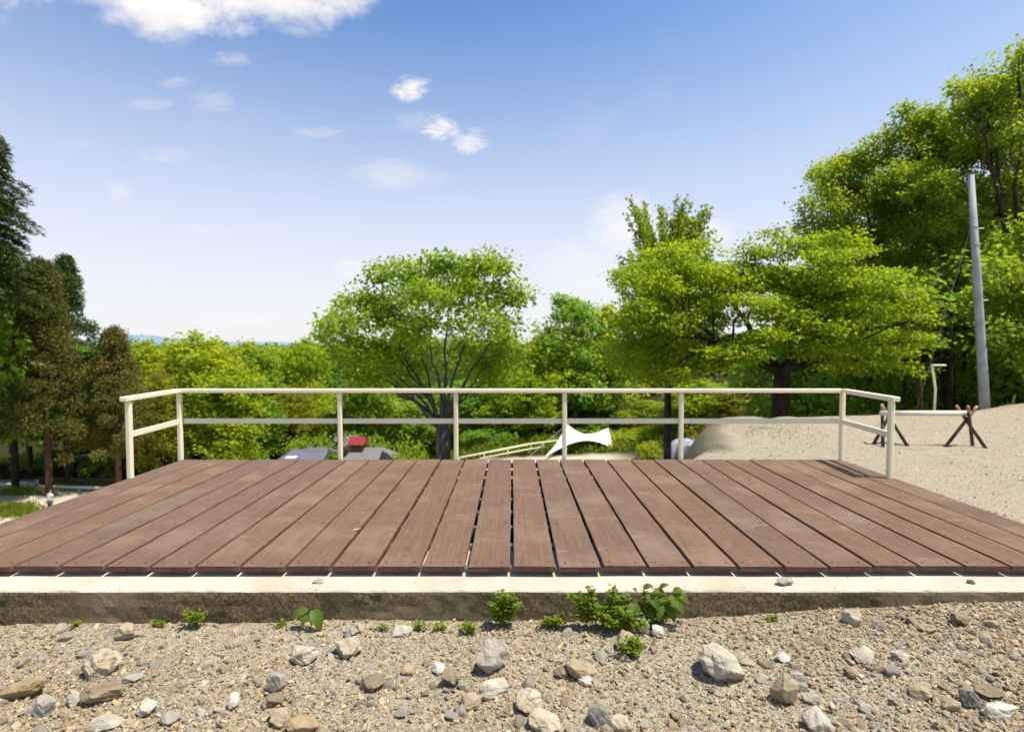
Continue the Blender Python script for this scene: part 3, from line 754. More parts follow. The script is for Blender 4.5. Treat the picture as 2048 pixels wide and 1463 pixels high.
def blob_tree(name, label, group, base, blobs, fork, trunk_r, leaf, barkm, L, per=10, nleaf=34, rh=.42, rv=.22, seed=1, wide=.62, limbs_r=.45, multi=False, twig=5, droop=.25, inner=.45):
    """blobs: world ellipsoids (centre, (rx,ry,rz)); fork: world point where the limbs part"""
    g = np.random.default_rng(seed); base = Vector(base); root = empty(name, base, label, 'tree', group)
    Cs = []; tk = MB(); fk = Vector(fork) - base
    if not multi:
        mid = fk * .5 + Vector((rnd.uniform(-.1, .1), 0, 0))
        tk.tube([(0, 0, -.4), (0, 0, .05), mid, fk], [trunk_r * 1.5, trunk_r * 1.15, trunk_r, trunk_r * .85], 12)
    else:
        tk.tube([(0, 0, -.4), (0, 0, .1), fk * .5, fk], [trunk_r * 1.3, trunk_r, trunk_r * .92, trunk_r * .8], 14)
    cen = np.array([c for c, r in blobs]) - np.array(base); nk = min(len(blobs), 15 if multi else 7)
    dirs = unit(cen - np.array(fk)); K = dirs[g.choice(len(blobs), nk, replace=False)]
    for it in range(8):
        lab = np.argmax(dirs @ K.T, 1)
        K = np.array([unit(dirs[lab == q].mean(0)) if (lab == q).any() else K[q] for q in range(nk)])
    for q in range(nk):
        ids = np.where(lab == q)[0]
        if not len(ids): continue
        far_ = max(ids, key=lambda i: np.linalg.norm(cen[i] - np.array(fk))); cv = Vector(cen[ids].mean(0)) * .5 + Vector(cen[far_]) * .5
        hf = .42 if multi else wide * .55; ctrl = Vector((fk.x + (cv.x - fk.x) * hf, fk.y + (cv.y - fk.y) * hf, fk.z + (cv.z - fk.z) * (.56 if multi else .52)))
        rr = trunk_r * limbs_r * rnd.uniform(.8, 1.15)
        st = fk + (Vector((rnd.uniform(-.5, .5) * trunk_r, rnd.uniform(-.5, .5) * trunk_r, -rnd.uniform(0, .4 if multi else .3) * trunk_r * 2)))
        main = bez(st, ctrl, cv, 10, .06); tk.tube(main, [rr * (1 - .85 * i / 9) for i in range(10)], 7)
        for bi in ids:
            c = cen[bi]; r = np.array(blobs[bi][1]); n = max(4, int(per * (r[0] * r[1] * r[2]) ** (2 / 3) / .35))
            d = unit(g.normal(size=(n, 3))); d[:, 2] = np.where(d[:, 2] < -.7, -d[:, 2] * .6, d[:, 2])
            qq = c + d * r * (inner + (1.02 - inner) * g.random((n, 1)) ** .6); Cs.append(qq)
            j = min(range(2, 9), key=lambda i: (main[i] - Vector(c)).length * (1.15 if i > 6 else 1)); j = max(2, j - 1)
            r2 = rr * (1 - .85 * j / 9) * .7; pth = bez(main[j], main[j].lerp(Vector(c), .5) + Vector((0, 0, .12)), c, 6, .05); tk.tube(pth, [r2 * (1 - .8 * i / 5) for i in range(6)], 5, cap=False)
            for k in range(min(twig, n)):
                e = Vector(qq[k]); s0 = pth[rnd.choice((3, 4, 5))]
                tk.tube([s0, s0.lerp(e, .5) + Vector((0, 0, -.05)), e], [max(r2 * .4, .008), max(r2 * .25, .006), .004], 4, cap=False)
    C = np.concatenate(Cs)
    P, D, Nn, LL, t = clump_leaves(g, C, nleaf, rh, rv, L, droop=droop)
    tk.build('trunk', M[barkm], root, True)
    leaf_mesh('crown', P, D, Nn, LL, LL * .74, t, M[leaf], root)
    return root
def pxblobs(lst, d, seed=0, spread=1.2, ydepth=1.0):
    g = random.Random(seed); r = []
    for q in lst:
        px, py, rx, ry = q[:4]; off = q[4] if len(q) > 4 else g.uniform(-spread, spread)
        p = at_y(px, py, d + off); s = (d + off) / F
        r.append((tuple(p), (rx * s, max(rx, ry) * s * ydepth, ry * s)))
    return r

# the vase shaped tree behind the railing
d = 16.
VB = [(800, 565, 68, 48, 0), (770, 540, 45, 28, .6), (890, 548, 66, 44, .8), (975, 545, 62, 45, -.3), (1018, 592, 42, 42, .3), (722, 610, 66, 40, .5), (690, 640, 50, 30, -.8), (760, 640, 60, 30, 1.2),
              (860, 590, 80, 38, -1), (940, 590, 70, 38, 1), (890, 522, 50, 24, 0), (985, 518, 40, 22, 0), (668, 655, 32, 20, 0), (735, 712, 62, 34, 1.2), (700, 690, 40, 20, .3),
              (1010, 690, 40, 26, 1), (770, 700, 50, 30, 1.8), (830, 740, 44, 24, 2.2), (980, 700, 40, 26, 1.8), (900, 700, 44, 26, 2.4), (680, 720, 40, 22, 1.), (1000, 745, 40, 20, 1.6), (640, 668, 20, 14, 0), (690, 690, 46, 34, -.6), (745, 735, 46, 34, -.3), (800, 680, 50, 36, -1.2), (1030, 720, 30, 34, .2), (985, 650, 46, 34, -1), (920, 650, 44, 30, -1.4), (850, 660, 40, 28, -1.6), (1000, 770, 36, 26, .6), (730, 775, 34, 20, .3), (1045, 590, 18, 24, 0), (820, 700, 46, 30, 1.6), (955, 735, 50, 30, 1.5), (715, 752, 36, 20, .5), (790, 760, 50, 22, 1.5), (1030, 640, 26, 20, .2), (850, 640, 40, 20, .8)]
bl = pxblobs([(860 + (q[0] - 860) * .95, 700 + (q[1] - 700) * .94, q[2], q[3], q[4]) for q in VB], d, 3)
p = at_y(886, 880, d)
blob_tree('vase_shaped_tree', 'vase shaped green tree with many upright stems right behind the railing middle', None, (p.x, d, tz(p.x, d)), bl, tuple(at_y(886, 845, d)), .26, 'leaf_zelkova', 'bark_grey', .135, per=12, nleaf=44, rh=.40, rv=.30, seed=5, multi=True, limbs_r=.2, twig=6)
# the spreading maple at the right
d = 14.6
bl = pxblobs([(1330, 515, 56, 26), (1390, 500, 42, 24), (1300, 572, 56, 26), (1350, 556, 60, 26), (1270, 620, 40, 24), (1320, 650, 74, 26), (1290, 690, 46, 22), (1420, 556, 56, 24), (1485, 535, 46, 22), (1540, 500, 52, 26), (1600, 492, 46, 24),
              (1560, 560, 76, 26), (1480, 612, 76, 26), (1400, 640, 66, 26), (1650, 520, 56, 24), (1690, 500, 46, 26), (1700, 560, 66, 26), (1760, 562, 52, 24), (1790, 612, 56, 22), (1720, 632, 66, 24), (1640, 612, 66, 24), (1560, 642, 66, 22),
              (1660, 682, 66, 22), (1760, 682, 66, 22), (1818, 642, 32, 20), (1800, 592, 42, 20), (1480, 690, 56, 20), (1420, 702, 46, 18), (1740, 720, 52, 15), (1700, 738, 46, 13), (1370, 722, 46, 18), (1300, 732, 36, 18), (1826, 690, 22, 16), (1555, 470, 24, 12), (1690, 470, 26, 12)] + [(1550 + 270 * rnd.uniform(-.95, .95), 625 + 85 * rnd.uniform(-1, 1), 55, 24, rnd.uniform(-2, 3)) for q in range(30)] + [(1330 + 70 * rnd.uniform(-1, 1), 620 + 100 * rnd.uniform(-1, 1), 50, 26, rnd.uniform(-1, 2.5)) for q in range(10)] + [(1275, 735, 50, 26, -.5), (1340, 745, 60, 26, -.8), (1410, 735, 50, 22, -.8), (1255, 690, 36, 26, 0), (1700, 715, 60, 26, -1.2), (1780, 720, 50, 26, -.6), (1835, 680, 34, 24, 0), (1810, 745, 30, 18, -.3), (1640, 700, 50, 20, -1.5), (1480, 715, 46, 18, -1.2)], d, 8, 1.7, .85)
p = at_y(1556, 830, d)
blob_tree('spreading_maple', 'wide spreading maple with layered yellow green pads above the gravel bank', None, (p.x, d, tz(p.x, d)), bl, tuple(at_y(1566, 735, d)), .24, 'leaf_maple', 'bark_dark', .10, per=20, nleaf=60, rh=.46, rv=.14, seed=9, wide=.9, limbs_r=.42, twig=5, droop=.12)
# oaks of the wood at the right edge
OK = [(22, (1745, 820), (1750, 600), .24, 31, 'oak standing leftmost in the right hand wood with a ragged outline against the sky', [(1640, 410, 42, 32), (1620, 450, 28, 22), (1690, 350, 50, 42), (1720, 420, 56, 42), (1660, 462, 46, 28), (1738, 318, 42, 36), (1780, 390, 48, 46), (1720, 490, 56, 38), (1655, 350, 26, 24), (1790, 540, 60, 40), (1690, 540, 56, 36, -2), (1760, 590, 56, 36, -2), (1835, 620, 46, 36, -1.5), (1650, 500, 36, 26, -2)]),
      (20, (1895, 820), (1895, 560), .22, 33, 'tall straight trunked oak in the wood left of the leaning pole', [(1800, 290, 46, 42), (1850, 252, 42, 38), (1860, 330, 60, 50), (1800, 370, 50, 42), (1900, 300, 46, 46), (1850, 412, 74, 46), (1780, 462, 56, 36), (1880, 482, 66, 42), (1930, 390, 46, 46), (1840, 542, 56, 30), (1815, 225, 24, 18), (1880, 560, 56, 36, -2), (1940, 520, 46, 46, -2), (1905, 440, 50, 40, -2), (1860, 380, 50, 40, -2)]),
      (17.5, (2020, 820), (2030, 560), .22, 35, 'high oak rising above the top of the leaning pole at the right edge', [(1960, 168, 34, 34), (1940, 230, 40, 36), (2000, 205, 40, 46), (1985, 262, 46, 36), (2030, 285, 42, 36), (1955, 300, 40, 28), (2040, 150, 36, 46), (2080, 240, 60, 60), (2060, 360, 60, 40), (2110, 330, 60, 60), (1925, 180, 18, 14), (2038, 100, 26, 18), (1990, 390, 50, 34)]),
      (13.5, (2140, 800), (2150, 640), .2, 37, 'lighter green tree whose boughs enter at the right edge below the high oak', [(2045, 470, 46, 34), (2025, 545, 46, 30), (2060, 610, 46, 40), (2000, 592, 40, 22), (2045, 690, 40, 30), (2100, 520, 60, 60), (2110, 650, 60, 50), (1990, 660, 26, 16)])]
for (d, b, fk, tr, sd, lab, bb) in OK:
    p = at_y(b[0], b[1], d)
    blob_tree('oak_tree', lab, 'oaks of the right hand wood', (p.x, d, tz(p.x, d)), pxblobs(bb + [(q[0] + rnd.uniform(-30, 40), q[1] + rnd.uniform(5, 60), q[2] * .8, q[3], rnd.uniform(-1., 3.)) for q in bb], d, sd, 1.4), tuple(at_y(fk[0], fk[1], d)), tr, 'leaf_oak', 'bark_dark', .125, per=13, nleaf=60, rh=.44, rv=.36, seed=sd, wide=.7, limbs_r=.45, twig=5, inner=.5)

# generic broadleaved trees: prototypes 8 m high, copied
def proto_tree(name, leaf, seed, L=.26, H=8., W=3.2, bot=.30, nbl=13, barkm='bark_dark', nleaf=26, per=4.6, shape=1.0):
    g = random.Random(seed); bl = []
    for k in range(nbl):
        t = (k + .5) / nbl; z = H * (bot + (1 - bot) * t) - .5
        rr = W * (math.sin(math.pi * min(1, .18 + .80 * t)) ** .7) * .66 * shape
        a = k * 2.4 + g.uniform(-.4, .4); q = rr * g.uniform(.45, 1.)
        s = W * g.uniform(.32, .46)
        bl.append(((q * math.cos(a), q * math.sin(a), z), (s, s, s * .72)))
    bl.append(((0, 0, H - .9), (W * .34, W * .34, .85)))
    return blob_tree(name, 'tree', None, (0, 0, 0), bl, (g.uniform(-.1, .1), 0, H * (bot + .08)), .17, leaf, barkm, L, per=per, nleaf=nleaf, rh=.56, rv=.42, seed=seed, wide=.7, twig=3, inner=.35)
def copy_tree(src, name=None):
    c = src.copy(); link(c)
    for ch in src.children:
        k = ch.copy(); link(k); k.parent = c
    return c
PR = {'bright': proto_tree('broadleaf_tree', 'leaf_bright', 51, bot=.26), 'mid': proto_tree('broadleaf_tree', 'leaf_mid', 52, bot=.3, barkm='bark_grey'),
      'olive': proto_tree('broadleaf_tree', 'leaf_olive', 53, bot=.22, nleaf=15, W=2.7), 'bushy': proto_tree('broadleaf_tree', 'leaf_bright', 61, bot=.04, W=3.4, nbl=16), 'tall': proto_tree('broadleaf_tree', 'leaf_bright', 54, W=2.6, bot=.3, nbl=15)}
used = set()
def place(kind, px, top, d, wpx, label, group=None, base=None):
    x = at_y(px, 800, d).x; zb = tz(x, d) if base is None else base; H = at_y(px, top, d).z - zb
    o = PR[kind] if kind not in used else copy_tree(PR[kind])
    used.add(kind)
    o.location = (x, d, zb - .1); sx = wpx * d / F / 6.2
    o.scale = (sx * rnd.uniform(.93, 1.07), sx, (H + .1) / 8.15); o.rotation_euler = (0, 0, rnd.uniform(0, 6.28))
    o['label'] = label
    if group: o['group'] = group
    elif 'group' in o: del o['group']
    return o
VG = 'broadleaved trees in the valley behind the railing'
place('bright', 405, 668, 42, 250, 'broad bright green tree with rounded top left of the middle, above the left railing bay', VG)
place('mid', 235, 662, 47, 130, 'green tree top showing just right of the brownish cedars', VG)
place('bright', 500, 686, 46, 170, 'bright tree at the right shoulder of the broad bright green tree', VG)
place('mid', 575, 690, 52, 150, 'darker green tree at the dip in the tree line', VG)
place('bright', 300, 682, 45, 150, 'rounded green tree between the brownish cedar and the broad bright green tree', VG)
place('bright', 610, 678, 48, 150, 'rounded light green tree behind the left edge of the vase shaped tree', VG)
place('mid', 520, 694, 45, 140, 'mid green rounded tree filling the skyline right of the broad bright green tree', VG)
place('bright', 460, 735, 39, 190, 'bright leafy tree close behind the second railing bay', VG)
place('bright', 290, 770, 38, 150, 'bright leafy tree close behind the first railing bay', VG)
place('bright', 1060, 740, 41, 150, 'bright leafy tree close behind the fourth railing bay', VG)
place('olive', 318, 735, 37, 120, 'thin olive tree seen through the first railing bay from the left', VG)
place('olive', 585, 770, 43, 150, 'feathery yellow green tree above the mauve tarp', VG)
place('mid', 640, 684, 56, 120, 'green tree just left of the vase shaped tree', VG)
place('mid', 735, 690, 44, 160, 'mid green tree filled in behind the left boughs of the vase shaped tree', VG)
place('bright', 700, 790, 44, 170, 'yellow green tree behind the red topped hut', VG)
place('tall', 1010, 655, 43, 130, 'light green tree peeping out right of the vase shaped tree', VG)
place('bright', 1010, 785, 42, 150, 'low yellow green tree between the vase shaped tree and the white tarp', VG)
place('mid', 935, 760, 45, 200, 'shaded green tree behind the trunk of the vase shaped tree', VG)
place('mid', 1150, 588, 44, 210, 'yellow green tree left of the feathery topped tree, over the white tarp', VG)
place('bright', 1085, 668, 43, 140, 'lower yellow green tree at the gap of pale sky', VG)
place('bright', 1215, 612, 46, 190, 'bushy green tree in front of the feathery topped tree', VG)
place('bright', 1400, 760, 38, 220, 'green tree under the left boughs of the spreading maple', VG)
place('mid', 1150, 790, 46, 200, 'green tree right behind the white tarp', VG)
place('olive', 1460, 775, 36, 160, 'olive brown tree behind the crest of the gravel bank', VG)
place('mid', 830, 800, 43, 160, 'green tree low behind the vase shaped tree stems', VG)
place('bright', 440, 760, 40, 170, 'green tree with bare dark stems below the broad bright tree', VG)
place('mid', 520, 790, 41, 130, 'small green tree left of the mauve tarp', VG)
for k, (px, top, d, wp, lab) in enumerate([(350, 800, 43, 150, 'bushy green tree low in the first two railing bays from the left'), (470, 815, 44, 150, 'bushy tree low in the second railing bay'), (560, 800, 45, 160, 'bushy tree left of the mauve tarp ridge'),
    (660, 815, 45, 150, 'bushy tree right behind the mauve tarp'), (770, 790, 46, 170, 'bushy tree rising behind the grey hut roof'), (900, 800, 47, 170, 'bushy tree behind the lowest stems of the vase shaped tree'), (980, 805, 44, 140, 'bushy tree above the cream path rail'),
    (1080, 800, 45, 160, 'bushy tree left above the white tarp peak'), (1180, 800, 47, 170, 'bushy tree over the sagging ridge of the white tarp'), (1290, 800, 44, 150, 'bushy tree just left of the feathery tree trunk'), (1390, 800, 42, 150, 'bushy tree over the grey dome tent'), (1480, 800, 40, 150, 'bushy tree over the brow of the gravel bank'),
    (1580, 790, 34, 170, 'bushy tree behind the maple trunk'), (1690, 790, 30, 170, 'bushy tree under the right boughs of the maple')]):
    place('bushy', px, top, d, wp, lab, VG)
# the dark interior of the right hand wood
WG = 'dark trees filling the right hand wood'
for k, (px, top, d, wp, kind) in enumerate([(1650, 560, 27, 260, 'mid'), (1790, 480, 26, 260, 'mid'), (1880, 520, 25, 240, 'olive'), (1970, 470, 23, 280, 'mid'), (2060, 420, 22, 280, 'mid'), (1720, 640, 20, 200, 'mid'), (1990, 560, 19, 240, 'mid'),
                                            (1560, 640, 30, 260, 'mid'), (1850, 400, 32, 300, 'mid'), (2000, 380, 30, 320, 'mid'), (2120, 450, 19, 320, 'mid'), (2180, 350, 24, 400, 'mid'), (2260, 300, 20, 400, 'mid'), (2200, 380, 16, 380, 'mid')]):
    place(kind, px, top, d, wp, 'dark leafy tree in the shaded depth of the right hand wood', WG)
# far wooded slope, one mass
def far_wood():
    g = np.random.default_rng(77); Cs = []
    for k in range(520):
        dd = g.uniform(58, 120); px = g.uniform(-150, 2200) if k < 330 else g.choice([g.uniform(-1500, -150), g.uniform(2200, 3200)]); x = (px - 1024) / F * dd
        top = -.3 + 1.4 * g.random() + .01 * (dd - 58) if px < 700 else -.4 + 2.0 * g.random() + .02 * (dd - 58)
        if 1000 < px < 1110: top -= 3.2
        zb = tz(x, dd); r = g.uniform(2.2, 3.6)
        n = 46
        dv = unit(g.normal(size=(n, 3))); dv[:, 2] = np.abs(dv[:, 2])
        Cs.append(np.array((x, dd, top - r)) + dv * r * np.array([1.1, 1.1, 1.])); m = 14
        Cs.append(np.stack([x + g.normal(0, 1.8, m), dd + g.normal(0, 1.8, m), g.uniform(zb, max(top - r, zb + 1), m)], -1))
    C = np.concatenate(Cs); P, D, Nn, LL, t = clump_leaves(g, C, 9, 1.0, .5, .62)
    o = leaf_mesh('far_woodland', P, D, Nn, LL, LL * .65, t, M['leaf_far'], None)
    tag(o, 'far wooded slope closing the valley', 'woodland', kind='stuff')
far_wood()

# cedars at the left, and the feathery topped tree
def cedar(label, px, top, base_d, wpx, leaf, seed, foliage_bot=.22, puff=.55, group='cedars at the left edge', barkm='bark_red', L=.14, nleaf=150, power=.85, stem_r=.2):
    g = np.random.default_rng(seed); x = at_y(px, 800, base_d).x; zb = tz(x, base_d); H = at_y(px, top, base_d).z - zb; Rm = wpx * base_d / F / 2
    root = empty('cedar_tree', (x, base_d, zb), label, 'tree', group)
    tk = MB(); tk.tube([(0, 0, -.4), (0, 0, .1), (.05, 0, H * .5), (0, 0, H)], [stem_r * 1.4, stem_r, stem_r * .65, .02], 9)
    C = []; n = int(34 * H * Rm / 6)
    for k in range(n):
        t = (k + .5) / n; z = H * (foliage_bot + (1 - foliage_bot) * t)
        r = Rm * (1 - t) ** power * g.uniform(.45, 1.08) + .08; a = g.uniform(0, 6.283)
        c = np.array((r * math.cos(a), r * math.sin(a), z)); C.append(c)
        if k % 2 == 0: tk.tube([(0, 0, z + .1), (c[0] * .5, c[1] * .5, z + .12), tuple(c)], [.05, .035, .012], 4, cap=False)
    C = np.array(C); tot = len(C) * nleaf; cid = np.repeat(np.arange(len(C)), nleaf)
    dv = unit(g.normal(size=(tot, 3)) + np.array([0, 0, .35]))
    sc = np.repeat(g.uniform(.6, 1.15, len(C)), nleaf)[:, None] * puff
    P = C[cid] + dv * sc * (.55 + .45 * g.random((tot, 1))) * np.array([1, 1, .8])
    D = unit(dv * .7 + g.normal(0, .6, (tot, 3))); Nn = unit(dv + g.normal(0, .35, (tot, 3)) + np.array([0, 0, .3]))
    LL = L * g.uniform(.8, 1.5, tot); ct = g.random(len(C)); t = np.clip(.55 * ct[cid] + .45 * g.random(tot), 0, 1)
    tk.build('trunk', M[barkm], root, True); leaf_mesh('crown', P, D, Nn, LL, LL * .5, t, M[leaf], root)
    return root
cedar('brownish green cedar with puffy clumps, its bare trunk lit above the plank barrier', 92, 530, 33, 170, 'needle_cedar', 3, .26, .7)
cedar('dark narrow cedar rising behind the brownish puffy cedar', 140, 518, 37, 130, 'needle_dark', 4, .35, .5)
cedar('shorter brownish cedar right of the taller cedars, left of the railing', 232, 662, 34.5, 155, 'needle_cedar', 6, .22, .6)
cedar('deep green cedar with low boughs half behind the left end post', 195, 700, 37, 120, 'needle_dark', 8, .12, .55)
cedar('dark cedar at the left frame edge behind the tall fir', 20, 500, 40, 170, 'needle_dark', 10, .3, .6)
cedar('shaded cedar between the trunks at the far left', 55, 640, 39, 150, 'needle_dark', 12, .22, .55)
cedar('shaded cedar behind the plank barrier', 165, 720, 41, 170, 'needle_dark', 14, .05, .6)
cedar('dark cedar low behind the left end post of the railing', 275, 770, 41, 140, 'needle_dark', 16, .03, .55)
place('mid', -55, 480, 31.5, 290, 'bright green leafy tree squeezed under the tall fir at the left edge')
def fir():
    dd = 29.; px, top = -48, 215; x = at_y(px, 800, dd).x; zb = tz(x, dd); H = at_y(px, top, dd).z - zb; g = np.random.default_rng(5)
    root = empty('fir_tree', (x, dd, zb), 'tall dark fir with drooping tiered boughs at the left edge', 'tree')
    tk = MB(); tk.tube([(0, 0, -.4), (0, 0, .1), (0, 0, H * .6), (0, 0, H)], [.4, .32, .18, .03], 10)
    Pp = []; Dd = []
    nlev = 26
    for k in range(nlev):
        t = (k + .5) / nlev; z = H * (.52 + .48 * t); Rm = (3.1 * (1 - t) ** .5 + .5) * (1.12 if k % 5 in (1, 2) else .82)
        for j in range(8):
            a = 6.283 * j / 8 + g.uniform(-.3, .3) + k; r = Rm * g.uniform(.75, 1.1); u = np.array((math.cos(a), math.sin(a), 0))
            pts = [np.array((0, 0, z)) + u * r * s + np.array((0, 0, .35 * math.sin(s * 3.1) - .62 * r * .3 * s * s)) for s in np.linspace(0, 1, 9)]
            tk.tube([tuple(q) for q in pts[::2]], [.05, .04, .03, .02, .008], 4, cap=False)
            sd = np.array((-u[1], u[0], 0))
            for s in np.linspace(.15, 1, 22):
                q = pts[0] + u * r * s + np.array((0, 0, .35 * math.sin(s * 3.1) - .62 * r * .3 * s * s)); wv = (.16 + .62 * math.sin(min(1, s * 1.15) * 2.6)) * .8
                for sgn in (-1, 1):
                    for m in range(5):
                        f_ = g.random(); Pp.append(q + sd * sgn * wv * f_ + np.array((g.normal(0, .05), g.normal(0, .05), -.22 * f_ * wv + g.normal(0, .05))))
                        Dd.append(u * .8 + sd * sgn * .7 + np.array((0, 0, -.25)) + g.normal(0, .25, 3))
    Pp = np.array(Pp); Dd = unit(np.array(Dd)); n = len(Pp); LL = g.uniform(.18, .34, n)
    tk.build('trunk', M['bark_dark'], root, True)
    leaf_mesh('crown', Pp, Dd, unit(g.normal(0, .4, (n, 3)) + np.array([0, 0, 1])), LL, LL * .3, g.random(n), M['needle_fir'], root)
fir()
def feather_tree():
    dd = 25.; px, top = 1318, 398; x = at_y(1337, 800, dd).x; zb = tz(x, dd); H = at_y(px, top, dd).z - zb; g = np.random.default_rng(15)
    root = empty('feathery_tree', (x, dd, zb), 'tall feathery tree with upswept pale green shoots showing above the maple', 'tree')
    tk = MB(); tk.tube([(0, 0, -.4), (0, 0, .1), (-.05, 0, H * .55), (-.3, 0, H * .93)], [.28, .2, .13, .03], 9)
    Pp = []; Dd = []; T = []
    for k in range(120):
        t = g.random() ** .8; z = H * (.34 + .44 * t); a = g.uniform(0, 6.283); u = np.array((math.cos(a), math.sin(a), 0))
        ln = (1.4 * (1 - t) + 2.9) * g.uniform(.7, 1.15); tilt = .55 * (1 - t) + .55 * g.random() + .12
        dr = u * math.sin(tilt) + np.array((0, 0, math.cos(tilt))); s0 = np.array((-.3 * z / H, 0, z))
        bend = np.array((0, 0, .35))
        def pt(s): return s0 + dr * ln * s + bend * ln * s * s * .5
        tk.tube([tuple(pt(s)) for s in (0, .35, .7, 1)], [.045, .03, .018, .006], 4, cap=False)
        m = int(150 * ln / 2.5)
        s = .12 + .88 * g.random(m)
        for q in s:
            Pp.append(pt(q) + g.normal(0, .07, 3)); dv = g.normal(0, .8, 3); Dd.append(dr * .7 + dv); T.append(g.random())
    Pp = np.array(Pp); n = len(Pp); LL = g.uniform(.12, .22, n)
    tk.build('trunk', M['bark_dark'], root, True)
    leaf_mesh('crown', Pp, unit(np.array(Dd)), unit(g.normal(size=(n, 3))), LL, LL * .6, np.array(T), M['leaf_oak'], root)
feather_tree()
# bare trunks standing in shade of the woods
def bare_trunk(px, ytop, dd, r, label, group, barkm='bark_dark', lean=0.):
    x = at_y(px, 800, dd).x; zb = tz(x, dd); H = at_y(px, ytop, dd).z - zb; g = np.random.default_rng(int(px))
    root = empty('slender_tree', (x, dd, zb), label, 'tree', group)
    tk = MB(); tk.tube([(0, 0, -.3), (0, 0, .1), (lean * .45 + .04, 0, H * .5), (lean, 0, H)], [r * 1.4, r, r * .8, r * .45], 9)
    C = []
    for k in range(6):
        a = g.uniform(0, 6.28); q = (lean + math.cos(a) * 1.1, math.sin(a) * 1.1, H + g.uniform(-.6, .8)); C.append(q); tk.tube([(lean * .9, 0, H * .9), q], [r * .35, .02], 5)
    P, D, Nn, LL, t = clump_leaves(g, np.array(C), 60, .7, .4, .2)
    tk.build('trunk', M[barkm], root, True); leaf_mesh('crown', P, D, Nn, LL, LL * .6, t, M['leaf_mid'], root)
bare_trunk(1850, 600, 16.5, .10, 'leaning reddish trunk beside the thin cream lamp in the right hand wood', None, 'bark_red', -.4)
bare_trunk(1898, 560, 17.5, .10, 'straight dark trunk between the cream lamp and the leaning pole', None)
bare_trunk(1805, 600, 18.5, .08, 'thin dark trunk behind the right end of the railing', None)
bare_trunk(1925, 600, 20, .09, 'dark trunk close to the left side of the leaning pole', None)
bare_trunk(2010, 600, 17, .09, 'dark trunk right of the leaning pole', None)
bare_trunk(1950, 560, 22, .09, 'dark trunk deep in the wood directly behind the leaning pole', None)
bare_trunk(25, 700, 34, .2, 'shaded trunk at the far left behind the grass', None)
bare_trunk(130, 700, 35, .16, 'shaded trunk right of the lit cedar trunk', None)
bare_trunk(1203, 740, 44, .13, 'dark stem behind the white tarp, left of the straight trunk', None)
bare_trunk(1232, 750, 45, .1, 'thin stem behind the right wing of the white tarp', None, 'bark_grey')

# shrubs along the foot of the slope
def proto_shrub(leaf, seed):
    g = np.random.default_rng(seed); root = empty('shrub', (0, 0, 0), 'shrub', 'shrub')
    tk = MB(); C = []
    for k in range(26):
        a = g.uniform(0, 6.28); r = g.random() ** .5; z = .15 + .8 * g.random() * (1 - .5 * r); q = (r * math.cos(a), r * math.sin(a), z); C.append(q)
        if k % 3 == 0: tk.tube([(0, 0, -.1), (q[0] * .3, q[1] * .3, z * .6), q], [.04, .025, .008], 5)
    P, D, Nn, LL, t = clump_leaves(g, np.array(C), 46, .26, .16, .13)
    tk.build('stem', M['bark_dark'], root, True); leaf_mesh('foliage', P, D, Nn, LL, LL * .62, t, M[leaf], root); return root
SH = {k: proto_shrub(k, s) for k, s in (('leaf_bright', 3), ('leaf_mid', 4), ('leaf_olive', 5))}
sh_used = set()
def shrub(kind, px, top, d, wpx, label, group='shrubs at the foot of the slope', depth=1.):
    x = at_y(px, 800, d).x; zb = tz(x, d); H = at_y(px, top, d).z - zb; o = SH[kind] if kind not in sh_used else copy_tree(SH[kind]); sh_used.add(kind)
    s = wpx * d / F / 2.3; o.location = (x, d, zb); o.scale = (s, s * depth, max(H, .4) / 1.1); o.rotation_euler = (0, 0, rnd.uniform(0, 6.28)); o['label'] = label; o['group'] = group
shrub('leaf_bright', 818, 848, 33, 100, 'bright green shrub right of the grey hut roof')
shrub('leaf_mid', 620, 850, 39, 120, 'dark green shrub behind the mauve tarp')
shrub('leaf_mid', 980, 850, 39, 120, 'dark shrub behind the cream path rail')
shrub('leaf_bright', 1075, 862, 40, 90, 'bright shrub behind the upper end of the path rail')
shrub('leaf_bright', 1270, 850, 38, 110, 'bright green shrub right of the white tarp')
shrub('leaf_mid', 1180, 850, 41, 130, 'dark shrub seen above the white tarp')
shrub('leaf_bright', 1300, 872, 33, 60, 'small green shrub left of the grey dome tent')
shrub('leaf_mid', 740, 850, 39, 110, 'green shrub right behind the red topped hut')
shrub('leaf_olive', 330, 855, 38, 90, 'olive shrub between the two left railing posts')
shrub('leaf_bright', 480, 850, 38, 110, 'green shrub in the second railing bay')
shrub('leaf_mid', 400, 865, 40, 110, 'green shrub at the foot of the dark stems in the second railing bay')
shrub('leaf_olive', 1420, 830, 34, 90, 'olive shrub over the grey dome tent')
shrub('leaf_mid', 220, 880, 38, 130, 'green shrub behind the right end of the plank barrier')
shrub('leaf_mid', 110, 900, 41, 150, 'shaded green shrub behind the plank barrier')
shrub('leaf_mid', 20, 900, 40, 130, 'shaded green shrub at the left picture edge')
shrub('leaf_mid', 1620, 800, 19, 140, 'dark green shrub behind the gravel crest, right of the maple trunk')
shrub('leaf_mid', 1720, 790, 18, 120, 'dark green shrub behind the right end of the railing')
shrub('leaf_mid', 1830, 790, 18, 110, 'dark green shrub behind the log barrier')
shrub('leaf_mid', 2030, 770, 15, 120, 'green shrub right of the leaning pole foot')
